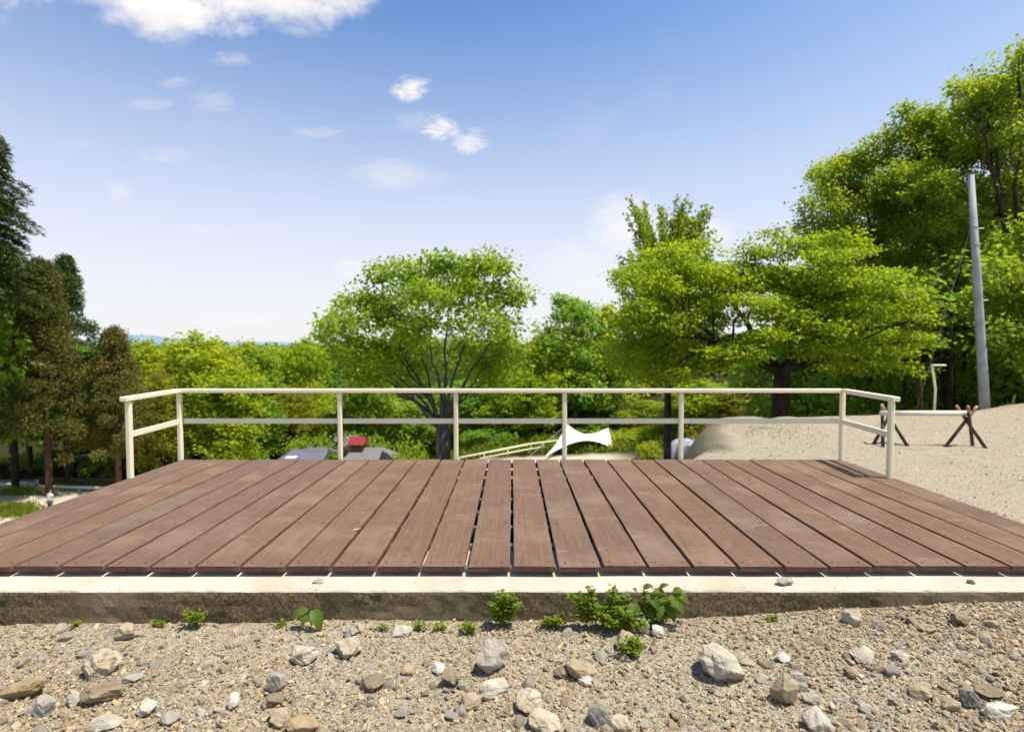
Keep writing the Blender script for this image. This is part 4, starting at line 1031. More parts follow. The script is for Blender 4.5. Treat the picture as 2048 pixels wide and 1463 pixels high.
def blossom():
    d = 38.; p = at_y(695, 900, d); zb = tz(p.x, d); root = empty('flowering_shrub', (p.x, d, zb), 'pale blossoming shrub left of the red hut cupola', 'shrub')
    g = np.random.default_rng(2); H = at_y(695, 868, d).z - zb; tk = MB(); C = []
    for k in range(16):
        a = g.uniform(0, 6.28); r = g.random() * .8; q = (r * math.cos(a), r * math.sin(a), H * g.uniform(.72, 1.)); C.append(q); tk.tube([(0, 0, -.1), (q[0] * .3, q[1] * .3, H * .5), q], [.05, .03, .01], 5)
    P, D, Nn, LL, t = clump_leaves(g, np.array(C), 26, .3, .25, .13); tk.build('stem', M['bark_grey'], root, True); leaf_mesh('blossom', P, D, Nn, LL, LL * .8, t, M['blossom'], root)
blossom()

# ------------------------------------------------------------------ grass
def grass_patch(name, label, pts, h, seed, wd=.02):
    g = np.random.default_rng(seed); n = len(pts); P = np.c_[pts, terrain(pts[:, 0], pts[:, 1]) - .02]
    D = unit(g.normal(0, .35, (n, 3)) + np.array([0, 0, 1])); Nn = unit(g.normal(size=(n, 3)) * np.array([1, 1, .2]))
    LL = h * g.uniform(.5, 1.3, n); tag(leaf_mesh(name, P, D, Nn, LL, np.full(n, wd), g.random(n), M['grass_blade'], None), label, 'grass', kind='stuff')
pts = []
for px, py, rx, ry, n in ((25, 1027, 60, 12, 2600), (35, 988, 55, 3, 1500), (150, 975, 60, 3, 900), (190, 972, 30, 4, 500)):
    ab = rng.normal(0, .5, (n, 2)); dirs = np.array([ray(px + a_ * rx, py + b_ * ry)[:] for a_, b_ in ab]); tt = np.full(n, 12.)
    for k in range(100):                                  # walk along the sight line to the valley floor
        q = dirs * tt[:, None]; tt = tt + np.where((CZ + q[:, 2] > terrain(q[:, 0], q[:, 1])) & (tt < 60), .5, 0)
    pts.append((dirs * tt[:, None])[:, :2] + rng.normal(0, .16, (n, 2)))
pts = np.concatenate(pts)
grass_patch('grass', 'bright tufts of grass on the sandy valley floor at the left', pts, .34, 4, .05)
n = 5000; yy_ = rng.uniform(YB + .7, 22, n); xx_ = rng.uniform(-16, 13, n); k_ = (sdist(xx_, yy_) < -.6)
grass_patch('grass', 'rough grass on the bank below the deck', np.c_[xx_[k_], yy_[k_]], .3, 6, .025)
n = 14000; gx_ = rng.uniform(-16, 16, n); gy_ = rng.uniform(35.6, 45, n)
grass_patch('undergrowth', 'green undergrowth along the wood edge behind the camp', np.c_[gx_, gy_], .5, 16, .10)
bx = rng.normal(3.75, .3, 500); by = rng.normal(7.9, .6, 500); kk = (sdist(bx, by) > .2)
grass_patch('grass', 'thin dry grass on the brow of the gravel bank', np.c_[bx[kk], by[kk]], .07, 8, .006)

# ------------------------------------------------------------------ weeds at the footing
def weed(name, px, py, wpx, hpx, label, leaf='leaf_weed', kind='small', seed=1, group=None, y0=None):
    x, y, z = ground_hit(px, py); y = min(y, XW - .02) if y0 is None else y0; z = tz(x, y); sc = y / F; W = wpx * sc / 2; H = hpx * sc
    g = np.random.default_rng(seed); r_ = random.Random(seed); root = empty(name, (x, y, z), label, 'plant', group)
    st = MB(); P = []; D = []; Nn = []; LL = []; T = []
    if kind == 'small':
        ns = max(3, int(wpx / 6))
        for k in range(ns):
            ex = W * r_.uniform(-1, 1); ez = H * r_.uniform(.45, 1) * (1 - .35 * abs(ex) / W); ey = -r_.uniform(-.01, .05) * min(1, W / .05)
            tip = Vector((ex, ey, ez)); pth = bez((ex * .2, 0, 0), (ex * .5, ey * .4, ez * .7), tip, 5); st.tube(pth, [.0016, .0014, .0012, .001, .0006], 4, cap=False)
            m = max(4, int(hpx / 5))
            for q in range(m):
                t = .25 + .75 * (q + r_.random()) / m; i = min(3, int(t * 4)); p = pth[i].lerp(pth[i + 1], t * 4 - i)
                for s3 in range(3):                      # three leaflets on each stalk
                    a = r_.uniform(0, 6.28); P.append(p + Vector((math.cos(a), math.sin(a), .3)) * .004 + Vector((r_.gauss(0, .005), r_.gauss(0, .005), r_.gauss(0, .004)))); D.append((math.cos(a), math.sin(a), r_.uniform(-.1, .5))); Nn.append((r_.gauss(0, .4), r_.gauss(-.15, .4), 1)); LL.append(r_.uniform(.013, .024)); T.append(r_.random())
        st.build('stem', M['stem'], root, True)
        LL = np.array(LL); leaf_mesh('foliage', np.array(P), unit(np.array(D, float)), unit(np.array(Nn, float)), LL, LL * .78, np.array(T), M[leaf], root)
    return root
def broad_leaf(root, base, tip, wd, leaf, seed, fold=.25):
    """one big toothed leaf, arched, with a folded midrib"""
    base = Vector(base); tip = Vector(tip); d = tip - base; L = d.length; dn = d.normalized(); side = dn.cross(Vector((0, -.5, 1))).normalized(); up = side.cross(dn)
    v = []; f = []; n = 9
    for i in range(n + 1):
        t = i / n; w_ = wd * (math.sin(math.pi * min(1, t * .94 + .06) ** .72) ** .9) * .5 * (1 if i % 2 else .9) + .0005; c = base + d * t + up * (L * .16 * math.sin(math.pi * t)) 
        v += [c - side * w_ + up * w_ * fold, c - side * w_ * .5 + up * w_ * fold * .4, c, c + side * w_ * .5 + up * w_ * fold * .4, c + side * w_ + up * w_ * fold]
    for i in range(n):
        for j in range(4): a = i * 5 + j; f.append((a, a + 1, a + 6, a + 5))
    t_ = .3 + .5 * random.Random(seed).random()
    return mesh('leaf', v, f, M[leaf], root, True, tint=np.full(len(v), t_))
def broad_plant(px, py, label, leaves, scale_px=1., leaf='leaf_broad_weed', stems=None, seed=1, y0=None):
    x, y, z = ground_hit(px, py); y = min(y, XW - .03); z = tz(x, y); s = y / F
    root = empty('broadleaf_weed', (x, y, z), label, 'plant'); st = MB()
    for k, (bx_, by_, tx, ty, wd, oy) in enumerate(leaves):
        b = Vector(((bx_ - px) * s, oy * .4, (py - by_) * s)); t = Vector(((tx - px) * s, oy, (py - ty) * s))
        st.tube(bez((0, 0, -.005), (b.x * .3, 0, b.z * .8), b, 5), [.0026, .0022, .002, .0018, .0015], 5, cap=False)
        broad_leaf(root, b, t, wd * s, leaf, seed + k)
    st.build('stem', M['stem_red' if leaf != 'leaf_weed' else 'stem'], root, True)
    return root
broad_plant(622, 1252, 'young plant with two large drooping leaves against the footing', [(618, 1215, 588, 1232, 22, -.03), (630, 1213, 650, 1250, 26, -.05), (622, 1216, 628, 1207, 12, -.03), (620, 1222, 612, 1242, 14, -.06), (626, 1226, 634, 1246, 12, -.02)], seed=3)
weed('weed', 390, 1253, 42, 44, 'small round leaved sprout with shadowed base left of the two leaved plant', seed=2)
weed('weed', 328, 1246, 24, 18, 'tiny two leaved sprout next to the round leaved sprout', seed=3)
weed('weed', 1010, 1254, 72, 90, 'upright leafy tuft standing alone above the tall cracked boulder', seed=4)
weed('weed', 1105, 1254, 60, 34, 'low yellow green weed between the leafy tuft and the big clover clump', seed=5)
weed('weed', 1195, 1254, 120, 112, 'largest clover like clump climbing over the footing edge', seed=6)
weed('weed', 1240, 1264, 120, 60, 'low front spread of the clover like clump trailing over stones', seed=7)
weed('weed', 1265, 1312, 56, 52, 'yellow green trailing weed on the round tan stone', seed=8, y0=None)
for k, (px, py, wp, hp, lab) in enumerate([(768, 1258, 14, 14, 'single tiny sprout left of the low pale stone'), (838, 1256, 26, 22, 'tiny sprout right above the low pale stone'), (878, 1258, 30, 20, 'low sprout between the low pale stone and the leafy tuft'), (936, 1264, 34, 26, 'sprout just left of the upright leafy tuft'), (152, 1252, 16, 12, 'tiny sprout by the footing above the large cream boulder'), (566, 1250, 14, 10, 'tiny sprout left of the two leaved plant'), (1545, 1240, 12, 10, 'tiny sprout by the footing right of the vine')]):
    weed('weed', px, py, wp, hp, lab, seed=20 + k)
broad_plant(1300, 1248, 'broad leaved vine with reddish stems leaning over the footing edge', [(1262, 1188, 1240, 1196, 16, -.02), (1285, 1172, 1305, 1166, 14, -.02), (1318, 1172, 1336, 1162, 12, -.02), (1290, 1180, 1312, 1210, 24, -.06), (1335, 1185, 1362, 1218, 26, -.06), (1350, 1182, 1376, 1202, 20, -.03), (1345, 1178, 1366, 1176, 16, -.02), (1268, 1200, 1252, 1224, 26, -.07), (1300, 1190, 1330, 1196, 22, -.03), (1272, 1180, 1262, 1172, 10, -.01), (1290, 1210, 1300, 1236, 20, -.05), (1330, 1206, 1345, 1236, 22, -.04), (1318, 1200, 1310, 1228, 18, -.07), (1280, 1186, 1296, 1186, 18, -.03), (1310, 1176, 1328, 1182, 16, -.02), (1258, 1206, 1242, 1212, 14, -.03)], seed=40)
weed('weed', 1315, 1246, 110, 84, 'fine leaved weed grown through the broad leaved vine', seed=9)
# dry leaf on the boards
b = MB(); p = at_z(714, 1059, DZ + .004)
b.add([(-.03, 0, 0), (-.01, .012, .006), (.03, .002, .012), (.0, -.012, .004), (0, 0, -.001)], [(0, 4, 1), (1, 4, 2), (2, 4, 3), (3, 4, 0)])
o = b.build('dry_leaf', M['dry_leaf'], None, False, loc=(p.x, p.y, DZ + .003)); tag(o, 'small yellow dry leaf lying across a board gap of the deck', 'leaf')

# ------------------------------------------------------------------ pole with its guy wire, lamp, log barrier
def pole():
    d = 12.; a = at_y(1973, 826, d); t = at_y(1942, 350, d); zb = tz(a.x, d); a.z = zb
    root = empty('utility_pole', a, 'tall grey leaning pole at the edge of the right hand wood', 'pole')
    m = MB(); tv = t - a; m.tube([-tv * .02, tv * .3, tv * .6, tv], [.102, .089, .076, .057], 20); m.build('shaft', M['pole'], root, True)
    for k, f_ in enumerate((.72, .79)):
        b_ = MB(); c = tv * f_; r = .0745 if k == 0 else .071; b_.tube([c, c + tv.normalized() * .05], [r, r], 20); b_.build('band', M['wire'], root)
    bolts = MB()
    for k in range(9):
        c = tv * (.3 + .07 * k); sgn = 1 if k % 2 else -1; bolts.tube([c + Vector((sgn * .05, -.04, 0)), c + Vector((sgn * .15, -.07, 0))], .008, 6)
    bolts.build('step_bolts', M['wire'], root)
    g0 = t + (a - t) * .17; g1 = at_y(1768, 812, 12.5); g1 = Vector((g1.x, 12.4, tz(g1.x, 12.4)))
    w_ = empty('guy_wire', g1, 'thin guy wire slanting down from the leaning pole', 'wire')
    m = MB(); m.tube([(0, 0, -.1), g0 - g1], .0042, 6); m.build('cable', M['wire'], w_)
    c = (g0 - g1) * .27; dn = (g0 - g1).normalized(); m = MB(); m.tube([c - dn * .06, c - dn * .03, c, c + dn * .03, c + dn * .06], [.012, .03, .02, .03, .012], 10); m.build('insulator', M['white_cloth'], w_, True)
pole()
def lamp():
    d = 11.2; p = at_y(1868, 830, d); zb = tz(p.x, d); root = empty('lamp_post', (p.x, d, zb), 'thin cream lamp post with a flat arm before the dark wood', 'lamp')
    t = at_y(1864, 731, d).z - zb; m = MB(); m.tube([(0, 0, -.1), (.01, 0, t * .62), (-.05, 0, t * .9), (-.07, 0, t)], .022, 10); m.build('post', M['cream'], root, True)
    m = MB(); m.box((.06, 0, t + .01), (.28, .07, .035)); m.build('lamp_head', M['cream'], root, False, .008)
lamp()
def barrier():
    a = ground_hit(1790, 888); b_ = ground_hit(1935, 892)
    y0 = (a[1] + b_[1]) / 2 - .0; A = at_y(1762, 826, y0); B = at_y(1938, 826, y0)
    gz_ = (a[2] + b_[2]) / 2; root = empty('log_barrier', ((A.x + B.x) / 2, y0, gz_), 'low cream pole laid on two dark crossed log trestles on the gravel', 'barrier')
    o0 = Vector(root.location)
    m = MB(); m.tube([A - o0, B - o0], .034, 14); m.build('cross_pole', M['log'], root, True)
    for nm, legs in (('trestle', [((1765, 812), (1816, 888), -.1), ((1788, 814), (1746, 886), .08), ((1764, 808), (1766, 892), -.24)]),
                     ('trestle', [((1912, 810), (1974, 893), -.16), ((1954, 812), (1888, 886), -.06), ((1936, 812), (1946, 884), .2)])):
        tr = MB()
        for (t, f_, oy) in legs:
            P0 = at_y(t[0], t[1], y0 - oy * .5); P1 = at_y(f_[0], f_[1], y0 + oy * .6); P1.z = tz(P1.x, P1.y) - .02
            q = P0.lerp(P1, .13); tr.tube([q - o0, P1 - o0], [.018, .020], 12); tr.tube([P0 - o0, q - o0], [.017, .018], 12, 1)
        tr.build(nm, [M['wood_dark'], M['wood_pale']], root, True)
barrier()
def plank_bench():
    d = 35.; A = at_y(78, 962, d); B = at_y(235, 962, d); zb = (tz(A.x, d) + tz(B.x, d)) / 2
    root = empty('plank_barrier', ((A.x + B.x) / 2, d, zb), 'dark brown plank barrier under the cedars at the left', 'barrier'); o0 = Vector(root.location)
    zt, zm = at_y(150, 955, d).z - zb, at_y(150, 969, d).z - zb
    m = MB(); m.box((0, 0, (zt + zm) / 2), ((B.x - A.x), .06, zt - zm)); m.build('plank', M['wood_dark'], root, False, .01)
    for k in range(4):
        x = (B.x - A.x) * (-.48 + .32 * k); m = MB(); m.box((x, .09, zt / 2 - .1), (.12, .12, zt + .2)); m.build('post', M['wood_dark'], root, False, .01)
    a = at_y(80, 972, d - 1.); b_ = at_y(236, 976, d - 1.); za = tz(a.x, d - 1.)
    o = MB(); z0 = max(za + .06, a.z); o.tube([(a.x, d - 1., a.z), (b_.x, d - 1., b_.z)], .09, 10)
    for q in (a, (a + b_) / 2, b_): o.tube([(q.x, d - 1., tz(q.x, d - 1.) - .2), (q.x, d - 1., q.z)], .05, 8)
    q = o.build('log_rail', M['log'], None, True); tag(q, 'pale log rail in front of the dark plank barrier', 'rail')
plank_bench()

# ------------------------------------------------------------------ camp in the valley
def sheet(name, rows, m, parent, thick=.01, sag=None):
    """cloth from rows of points, each row the same length"""
    n = len(rows[0]); v = [tuple(p) for r in rows for p in r]; f = [(i * n + j, i * n + j + 1, (i + 1) * n + j + 1, (i + 1) * n + j) for i in range(len(rows) - 1) for j in range(n - 1)]
    o = mesh(name, v, f, m, parent, True); md = o.modifiers.new('thickness', 'SOLIDIFY'); md.thickness = thick; return o
def white_tarp():
    d = 36.; g0 = at_y(1150, 915, d); zb = tz(g0.x, d); root = empty('white_tarp', (g0.x, d, zb), 'white wing shaped camping tarp on two poles in the valley', 'tarp'); o0 = Vector(root.location)
    P1 = at_y(1135, 848, 36.); P2 = at_y(1216, 856, 38.5); C = at_y(1088, 914, 33.5); E = at_y(1238, 904, 36.5)
    rows = []; n = 12
    for i in range(n + 1):
        s = i / n; rd = P1.lerp(P2, s); rd.z -= (.55 * math.sin(math.pi * s ** .85) ** 1.1)
        ed = C.lerp(E, s); ed.z += .78 * math.sin(math.pi * min(1, s ** 1.15)) ** .9; ed.y += .8 * math.sin(math.pi * s)
        row = []
        for j in range(9):
            t = j / 8; q = rd.lerp(ed, t); q.z -= .22 * math.sin(math.pi * t); row.append(q - o0)
        rows.append(row)
    sheet('front_wing', rows, M['white_cloth'], root)
    rows = []
    C2 = Vector((P1.x + .3, 41, zb - .2)); E2 = Vector((P2.x + .9, 42.5, zb - .2))
    for i in range(n + 1):
        s = i / n; rd = P1.lerp(P2, s); rd.z -= (.55 * math.sin(math.pi * s ** .85) ** 1.1) + .004; ed = C2.lerp(E2, s); ed.z += .2 * math.sin(math.pi * s)
        rows.append([rd.lerp(ed, j / 8) - o0 - Vector((0, 0, .2 * math.sin(math.pi * j / 8))) for j in range(9)])
    sheet('rear_wing', rows, M['white_cloth'], root)
    for P in (P1, P2):
        m = MB(); m.tube([(P.x - o0.x, P.y - o0.y, tz(P.x, P.y) - zb), P - o0 + Vector((0, 0, .08))], .03, 8); m.build('pole', M['wire'], root, True)
    for a, b_ in ((P1, (P1.x - 2.6, 35, 0)), (P2, (P2.x + 2.2, 38, 0))):
        q = Vector(b_); q.z = tz(q.x, q.y); m = MB(); m.tube([a - o0, q - o0], .008, 5); m.build('guy_line', M['white_cloth'], root)
white_tarp()
def mauve_tarp():
    d = 35.; g0 = at_y(610, 920, d); zb = tz(g0.x, d); root = empty('mauve_tarp', (g0.x, d, zb), 'mauve grey ridge tarp left of the hut in the valley', 'tarp'); o0 = Vector(root.location)
    A = at_y(588, 896, d); B = at_y(657, 898, d + .6); lo = at_y(610, 935, d - 2.6).z
    for nm, dy_ in (('front_slope', -2.4), ('rear_slope', 2.6)):
        rows = []
        for i in range(11):
            s = i / 10; rd = A.lerp(B, s); rd.z -= .14 * math.sin(math.pi * s); ed = Vector((A.x - 1.1 + (B.x - A.x + 1.5) * s, d + dy_, lo + .25 * math.sin(math.pi * s)))
            rows.append([rd.lerp(ed, j / 7) - o0 - Vector((0, 0, .1 * math.sin(math.pi * j / 7) + (.003 if dy_ > 0 else 0))) for j in range(8)])
        sheet(nm, rows, M['mauve_cloth'], root)
    for P in (A, B):
        m = MB(); m.tube([(P.x - o0.x, P.y - o0.y, tz(P.x, P.y) - zb), P - o0 + Vector((0, 0, .06))], .03, 8); m.build('pole', M['tent_dark'], root, True)
    m = MB()
    for P, q in ((A, (A.x - 2.2, d, 0)), (B, (B.x + 2.0, d, 0))):
        q = Vector(q); q.z = tz(q.x, q.y); m.tube([P - o0, q - o0], .008, 5)
    m.build('guy_lines', M['tent_dark'], root)
    p = at_y(582, 914, 33.); zc = tz(p.x, 33.); o = MB(); o.box((0, 0, 0), (.6, .5, .04)); q = o.build('camp_table', M['white_cloth'], empty('camp_table', (p.x, 33., zc), 'low white camp table in front of the mauve tarp', 'table'), False, .01, loc=(0, 0, p.z - zc)); q.name = 'tabletop'
    r2 = q.parent
    for sx in (-1, 1):
        for sy in (-1, 1):
            m = MB(); m.tube([(sx * .25, sy * .2, -.05), (sx * .25, sy * .2, p.z - zc - .02)], .02, 8); m.build('leg', M['wire'], r2)
mauve_tarp()
def hut():
    d = 36.; c = at_y(745, 905, d); zb = tz(c.x, d); root = empty('hut', (c.x, d, zb), 'grey roofed hut with a red topped cupola in the valley', 'hut'); s = d / F
    zr = at_y(742, 894, d).z - zb; ze = at_y(742, 919, d).z - zb - .3; hx_ = 2.05; hy = 2.2
    m = MB(); m.box((0, 0, (ze - .3) / 2), (hx_ * 1.7, hy * 1.7, ze + .3)); m.build('wall', M['hut_wall'], root)
    m = MB(); m.box((.2, -hy * .85 - .03, 1.0), (.9, .06, 2.0)); m.build('door', M['wood_dark'], root)
    for x in (-1.1, 1.25):
        m = MB(); m.box((x, -hy * .85 - .03, 1.5), (.7, .06, .8)); wn = m.build('window', M['wood_pale'], root); m = MB(); m.box((x, -hy * .85 - .065, 1.5), (.58, .02, .68)); m.build('pane', M['glass'], wn)
    v = [(-hx_ - .1, -hy, ze), (hx_ + .1, -hy, ze), (hx_ + .1, hy, ze), (-hx_ - .1, hy, ze), (-1.15, 0, zr), (.75, 0, zr)]
    v += [(a, b_, z - .09) for a, b_, z in v[:4]]
    rf = mesh('roof', v, [(0, 1, 5, 4), (1, 2, 5), (2, 3, 4, 5), (3, 0, 4), (0, 6, 7, 1), (1, 7, 8, 2), (2, 8, 9, 3), (3, 9, 6, 0), (6, 9, 8, 7)], M['roof_grey'], root)
    x0 = (at_y(716, 880, d).x - c.x); z0 = zr - .05; zt = at_y(716, 882, d).z - zb
    m = MB(); hh = .34
    for sx in (-.4, .4):
        for sy in (-.35, .35): m.box((x0 + sx, sy, z0 + hh / 2 - .1), (.12, .12, hh + .2))
    m.box((x0, 0, z0 + .03), (.8, .7, .16)); m.build('cupola', M['hut_wall'], root)
    vv = [(x0 - .58, -.55, z0 + hh), (x0 + .58, -.55, z0 + hh), (x0 + .58, .55, z0 + hh), (x0 - .58, .55, z0 + hh), (x0 - .5, 0, zt + .3), (x0 + .5, 0, zt + .3)]
    mesh('cupola_roof', vv, [(0, 1, 5, 4), (2, 3, 4, 5), (1, 2, 5), (3, 0, 4), (3, 2, 1, 0)], M['roof_red'], root)
    # a black tarp pitched in front
    dd = 32.; p = at_y(768, 900, dd); zt2 = tz(p.x, dd); t = empty('black_tent', (p.x, dd, zt2), 'black peaked tent in front of the hut roof', 'tent'); top = p.z - zt2; w_ = .85
    mesh('canopy', [(-.1, 0, top), (.25, .1, top - .25), (-w_ * .6, -1, top - 1.6), (w_, -1., top - 1.5), (w_, 1.2, top - 1.5), (-w_ * .6, 1.2, top - 1.6)], [(0, 2, 3, 1), (1, 3, 4), (0, 1, 4, 5), (0, 5, 2)], M['black'], t)
    m = MB(); m.tube([(0, 0, -.1), (0, 0, top - .05)], .03, 8); m.build('pole', M['wire'], t)
hut()
def dome_tent():
    d = 26.; p = at_y(1362, 918, d); zb = p.z - .5; zb = min(zb, p.z - .2); gzv = tz(p.x, d); zb = gzv if gzv < p.z else p.z - .3
    root = empty('dome_tent', (p.x, d, zb), 'lilac grey dome tent at the foot of the gravel bank', 'tent'); s = d / F
    top = at_y(1362, 875, d).z - zb; Rx = 47 * s * 1.05; v = []; f = []; nu, nv_ = 24, 10
    for j in range(nv_ + 1):
        t = j / nv_; ph = t * math.pi / 2; rr = math.cos(ph) ** .75; z = top * math.sin(ph)
        for i in range(nu):
            a = 2 * math.pi * i / nu; k = 1 + .06 * math.cos(4 * a); v.append((Rx * rr * k * math.cos(a) + .25 * t, 1.3 * rr * k * math.sin(a), z))
    for j in range(nv_):
        for i in range(nu): f.append((j * nu + i, j * nu + (i + 1) % nu, (j + 1) * nu + (i + 1) % nu, (j + 1) * nu + i))
    mesh('canopy', v, f, M['tent_grey'], root, True)
    for (a0, a1) in ((.25 * math.pi, 1.25 * math.pi), (.75 * math.pi, 1.75 * math.pi)):
        pts = []
        for k in range(25):
            q = -1 + 2 * k / 24; ph = (1 - abs(q)) * math.pi / 2; rr = math.cos(ph) ** .75 if abs(q) > 1e-6 else 0; a = a0 if q < 0 else a1; pts.append((Rx * rr * .94 * math.cos(a) * 1.02 + .25 * (1 - abs(q)), 1.3 * rr * .94 * math.sin(a) * 1.02, top * math.sin(ph) + .015))
        m = MB(); m.tube(pts, .02, 6); m.build('pole_sleeve', M['tent_dark'], root, True)
    m = []
    m = MB(); pts = [(Rx * .95 * math.cos(ph) ** .75 * -.55 + .25 * ph / 1.57, -1.3 * .95 * math.cos(ph) ** .75 * .84 - .03, top * math.sin(ph)) for ph in np.linspace(.25, 1.15, 8)]
    m.tube(pts, [.03, .08, .11, .12, .12, .1, .07, .02], 6); m.build('door_flap', M['tent_dark'], root, True)
dome_tent()
def path_rail():
    root_p = at_y(920, 914, 33.); root = empty('path_railing', (root_p.x, 33., tz(root_p.x, 33.)), 'cream tube handrail climbing toward the white tarp', 'railing'); o0 = Vector(root.location)
    T = [at_y(918, 915, 33.), at_y(1062, 887, 36.), at_y(1128, 879, 39.)]; Lw = [p - Vector((0, 0, .42)) for p in T]; Lw[0] = at_y(960, 916, 33.8); Lw[1] = at_y(1062, 897, 36.); Lw[2] = at_y(1128, 887, 39.)
    for nm, q in (('top_rail', T), ('lower_rail', Lw)):
        m = MB(); m.tube([p - o0 for p in q], .055 if nm == 'top_rail' else .04, 8); m.build(nm, M['cream'], root, True)
    for t in (0., .33, .66, 1.):
        for a, b_ in ((T[0], T[1]), (T[1], T[2])):
            p = a.lerp(b_, t); z = min(tz(p.x, p.y), p.z - .2); m = MB(); m.tube([(p.x - o0.x, p.y - o0.y, z - o0.z), p - o0], .03, 6); m.build('post', M['cream'], root, True)
path_rail()
def car(px, py_top, d, label, paint, rz):
    p = at_y(px, py_top, d); zb = p.z - 1.45; root = empty('parked_car', (p.x, d, zb), label, 'car', 'cars parked below the gravel crest', rz)
    pr = [(-2.1, .35), (-2.12, .75), (-1.95, .95), (-1.35, 1.0), (-.75, 1.42), (.2, 1.45), (1.0, 1.40), (1.7, 1.0), (2.08, .92), (2.12, .4)]
    n = len(pr); v = []; 
    for sy, k in ((-.82, 0), (.82, 0)):
        v += [(x, sy * (.86 if z > 1.05 else 1), z) for x, z in pr]
    f = [tuple(range(n)), tuple(range(2 * n - 1, n - 1, -1))] + [(i, n + i, n + (i + 1) % n, (i + 1) % n) for i in range(n)]
    b_ = mesh('body', v, f, paint, root); md = b_.modifiers.new('bevel', 'BEVEL'); md.width = .06; md.segments = 2
    for sy in (-1, 1):
        m = MB(); yq = sy * .775; m.add([(-1.1, yq + sy * .045, 1.02), (1.35, yq + sy * .045, 1.02), (.9, yq - sy * .03, 1.34), (-.7, yq - sy * .03, 1.34)], [(0, 1, 2, 3)]); m.build('side_window', M['glass'], root)
        for x in (-1.35, 1.35):
            m = MB(); m.tube([(x, sy * .70, .33), (x, sy * .86, .33)], .33, 18); wh = m.build('wheel', M['rubber'], root); m = MB(); m.tube([(x, sy * .862, .33), (x, sy * .875, .33)], .2, 14); m.build('rim', M['wire'], wh)
    m = MB(); m.add([(-1.3, -.62, 1.045), (-1.3, .62, 1.045), (-.8, .58, 1.405), (-.8, -.58, 1.405)], [(0, 1, 2, 3)]); o = m.build('windscreen', M['glass'], root); o.location = (-.02, 0, .012)
    m = MB(); m.add([(1.66, -.62, 1.05), (1.66, .62, 1.05), (1.06, .58, 1.38), (1.06, -.58, 1.38)], [(3, 2, 1, 0)]); o = m.build('rear_window', M['glass'], root); o.location = (.02, 0, .012)
    for sy in (-.6, .6):
        m = MB(); m.box((-2.1, sy, .72), (.06, .3, .14)); m.build('headlight', M['white_cloth'], root, False, .01)
        m = MB(); m.box((2.1, sy, .8), (.05, .24, .14)); m.build('tail_light', M['roof_red'], root, False, .01)
car(1492, 842, 36, 'silver white car roof glinting just left of the gravel bank crest', M['car_white'], 1.35)
car(1742, 830, 24, 'white car top beyond the gravel, behind the right end of the railing', M['car_white'], 1.3)
car(1830, 833, 21, 'dark grey car top beyond the gravel, under the log barrier pole', M['car_grey'], .1)

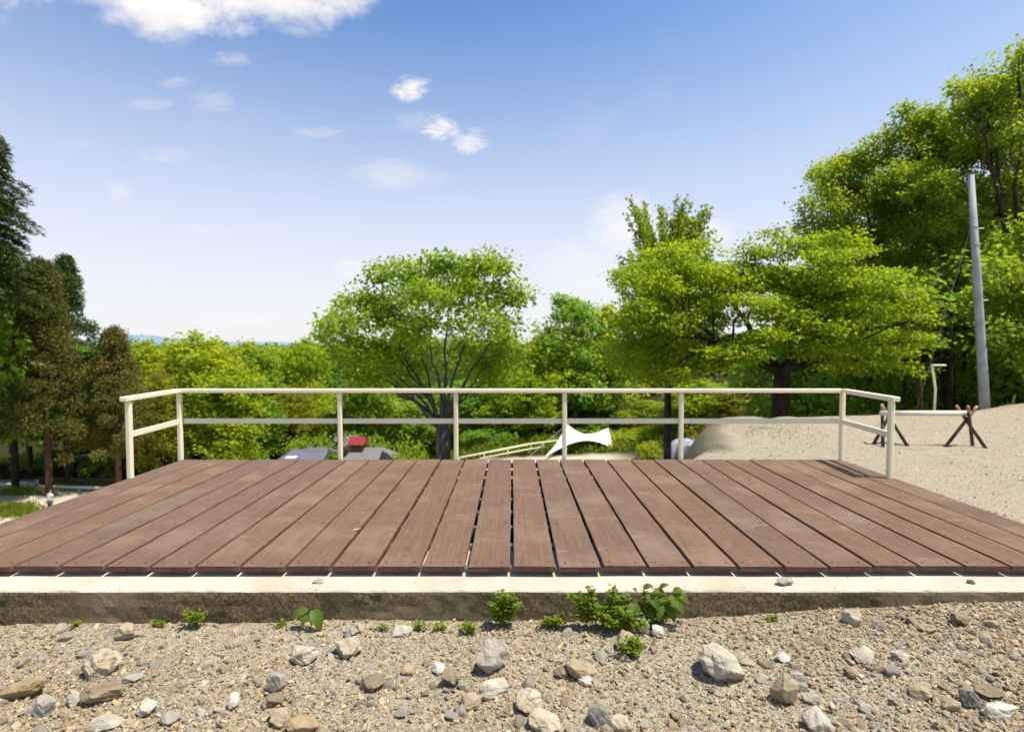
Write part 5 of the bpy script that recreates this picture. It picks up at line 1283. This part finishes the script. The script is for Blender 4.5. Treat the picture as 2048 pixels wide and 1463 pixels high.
# ------------------------------------------------------------------ the child standing in the valley
def person():
    d = 30.; p = at_y(99, 980, d); x, y = p.x, d; zt = p.z; Hh = 1.28; zb = zt - Hh
    g = tz(x, y)
    zb = g
    root = empty('person', (x, y, zb), 'person with dark hair in a white shirt standing on the sandy path at the left', 'person', rz=2.9); k = Hh / 1.28
    def skin(name, verts, edges, rad, m, root_i=0, sub=2):
        o = mesh(name, verts, [], m, root); me = o.data
        me.clear_geometry(); me.from_pydata(verts, edges, []); 
        md = o.modifiers.new('skin', 'SKIN'); 
        for i, r in enumerate(rad): me.skin_vertices[0].data[i].radius = (r, r) if not hasattr(r, '__len__') else r
        me.skin_vertices[0].data[root_i].use_root = True
        s = o.modifiers.new('sub', 'SUBSURF'); s.levels = s.render_levels = sub; md.use_smooth_shade = True
        return o
    V = [(0, 0, .62), (0, .005, .78), (0, .0, .95), (0, 0, 1.03), (0, -.01, 1.08), (0, -.015, 1.16), (0, -.01, 1.24)]; E = [(0, 1), (1, 2), (2, 3), (3, 4), (4, 5), (5, 6)]; Rr = [(.105, .085), (.095, .075), (.10, .07), .042, .05, .088, .06]
    for s in (-1, 1):
        b0 = len(V); V += [(s * .075, 0, .58), (s * .08, -.01, .32), (s * .08, .02, .06), (s * .085, -.10, .025)]; E += [(0, b0), (b0, b0 + 1), (b0 + 1, b0 + 2), (b0 + 2, b0 + 3)]; Rr += [.07, .05, .032, .026]
        b0 = len(V); V += [(s * .13, 0, .97), (s * .19, -.02, .80), (s * .16, -.14, .68), (s * .14, -.19, .655)]; E += [(2, b0), (b0, b0 + 1), (b0 + 1, b0 + 2), (b0 + 2, b0 + 3)]; Rr += [.042, .033, .023, (.026, .013)]
        for q in range(4):
            b1 = len(V); xx = (q - 1.5) * .014; V += [(s * .14 + xx, -.215, .65), (s * .14 + xx, -.235 + abs(q - 1.4) * .004, .635)]; E += [(b0 + 3, b1), (b1, b1 + 1)]; Rr += [.0075, .0055]
        b1 = len(V); V += [(s * .14 - s * .03, -.20, .655), (s * .14 - s * .042, -.215, .65)]; E += [(b0 + 2, b1), (b1, b1 + 1)]; Rr += [.009, .007]
    skin('body', V, E, Rr, M['skin'])
    V = [(0, 0, .58), (0, .005, .78), (0, 0, .95), (0, 0, 1.0)]; E = [(0, 1), (1, 2), (2, 3)]; Rr = [(.135, .11), (.12, .1), (.118, .09), .055]
    for s in (-1, 1): b0 = len(V); V += [(s * .14, 0, .965), (s * .18, -.01, .85)]; E += [(2, b0), (b0, b0 + 1)]; Rr += [.06, .052]
    skin('shirt', V, E, Rr, M['shirt'])
    V = [(0, 0, .60)]; E = []; Rr = [(.125, .10)]
    for s in (-1, 1): b0 = len(V); V += [(s * .075, 0, .54), (s * .08, -.01, .32), (s * .08, .02, .10)]; E += [(0, b0), (b0, b0 + 1), (b0 + 1, b0 + 2)]; Rr += [.085, .068, .055]
    skin('trousers', V, E, Rr, M['trousers'])
    skin('hair', [(0, .02, 1.12), (0, .02, 1.19), (0, 0, 1.25)], [(0, 1), (1, 2)], [.06, .098, .075], M['hair'])
    f_ = MB()
    for s in (-1, 1): f_.box((s * .032, -.1, 1.165), (.018, .012, .012))
    f_.build('eye', M['hair'], root, False, .003)
    f_ = MB(); f_.box((0, -.108, 1.14), (.018, .03, .034)); f_.build('nose', M['skin'], root, True, .006)
    f_ = MB(); f_.box((0, -.098, 1.11), (.04, .012, .01)); f_.build('mouth', M['roof_red'], root, False, .003)
    # the valley floor under the feet
    return x, y, zb, g
PERSON = person(); print('person', PERSON)
print('YF YB PITCH XW', YF, YB, PITCH, XW)
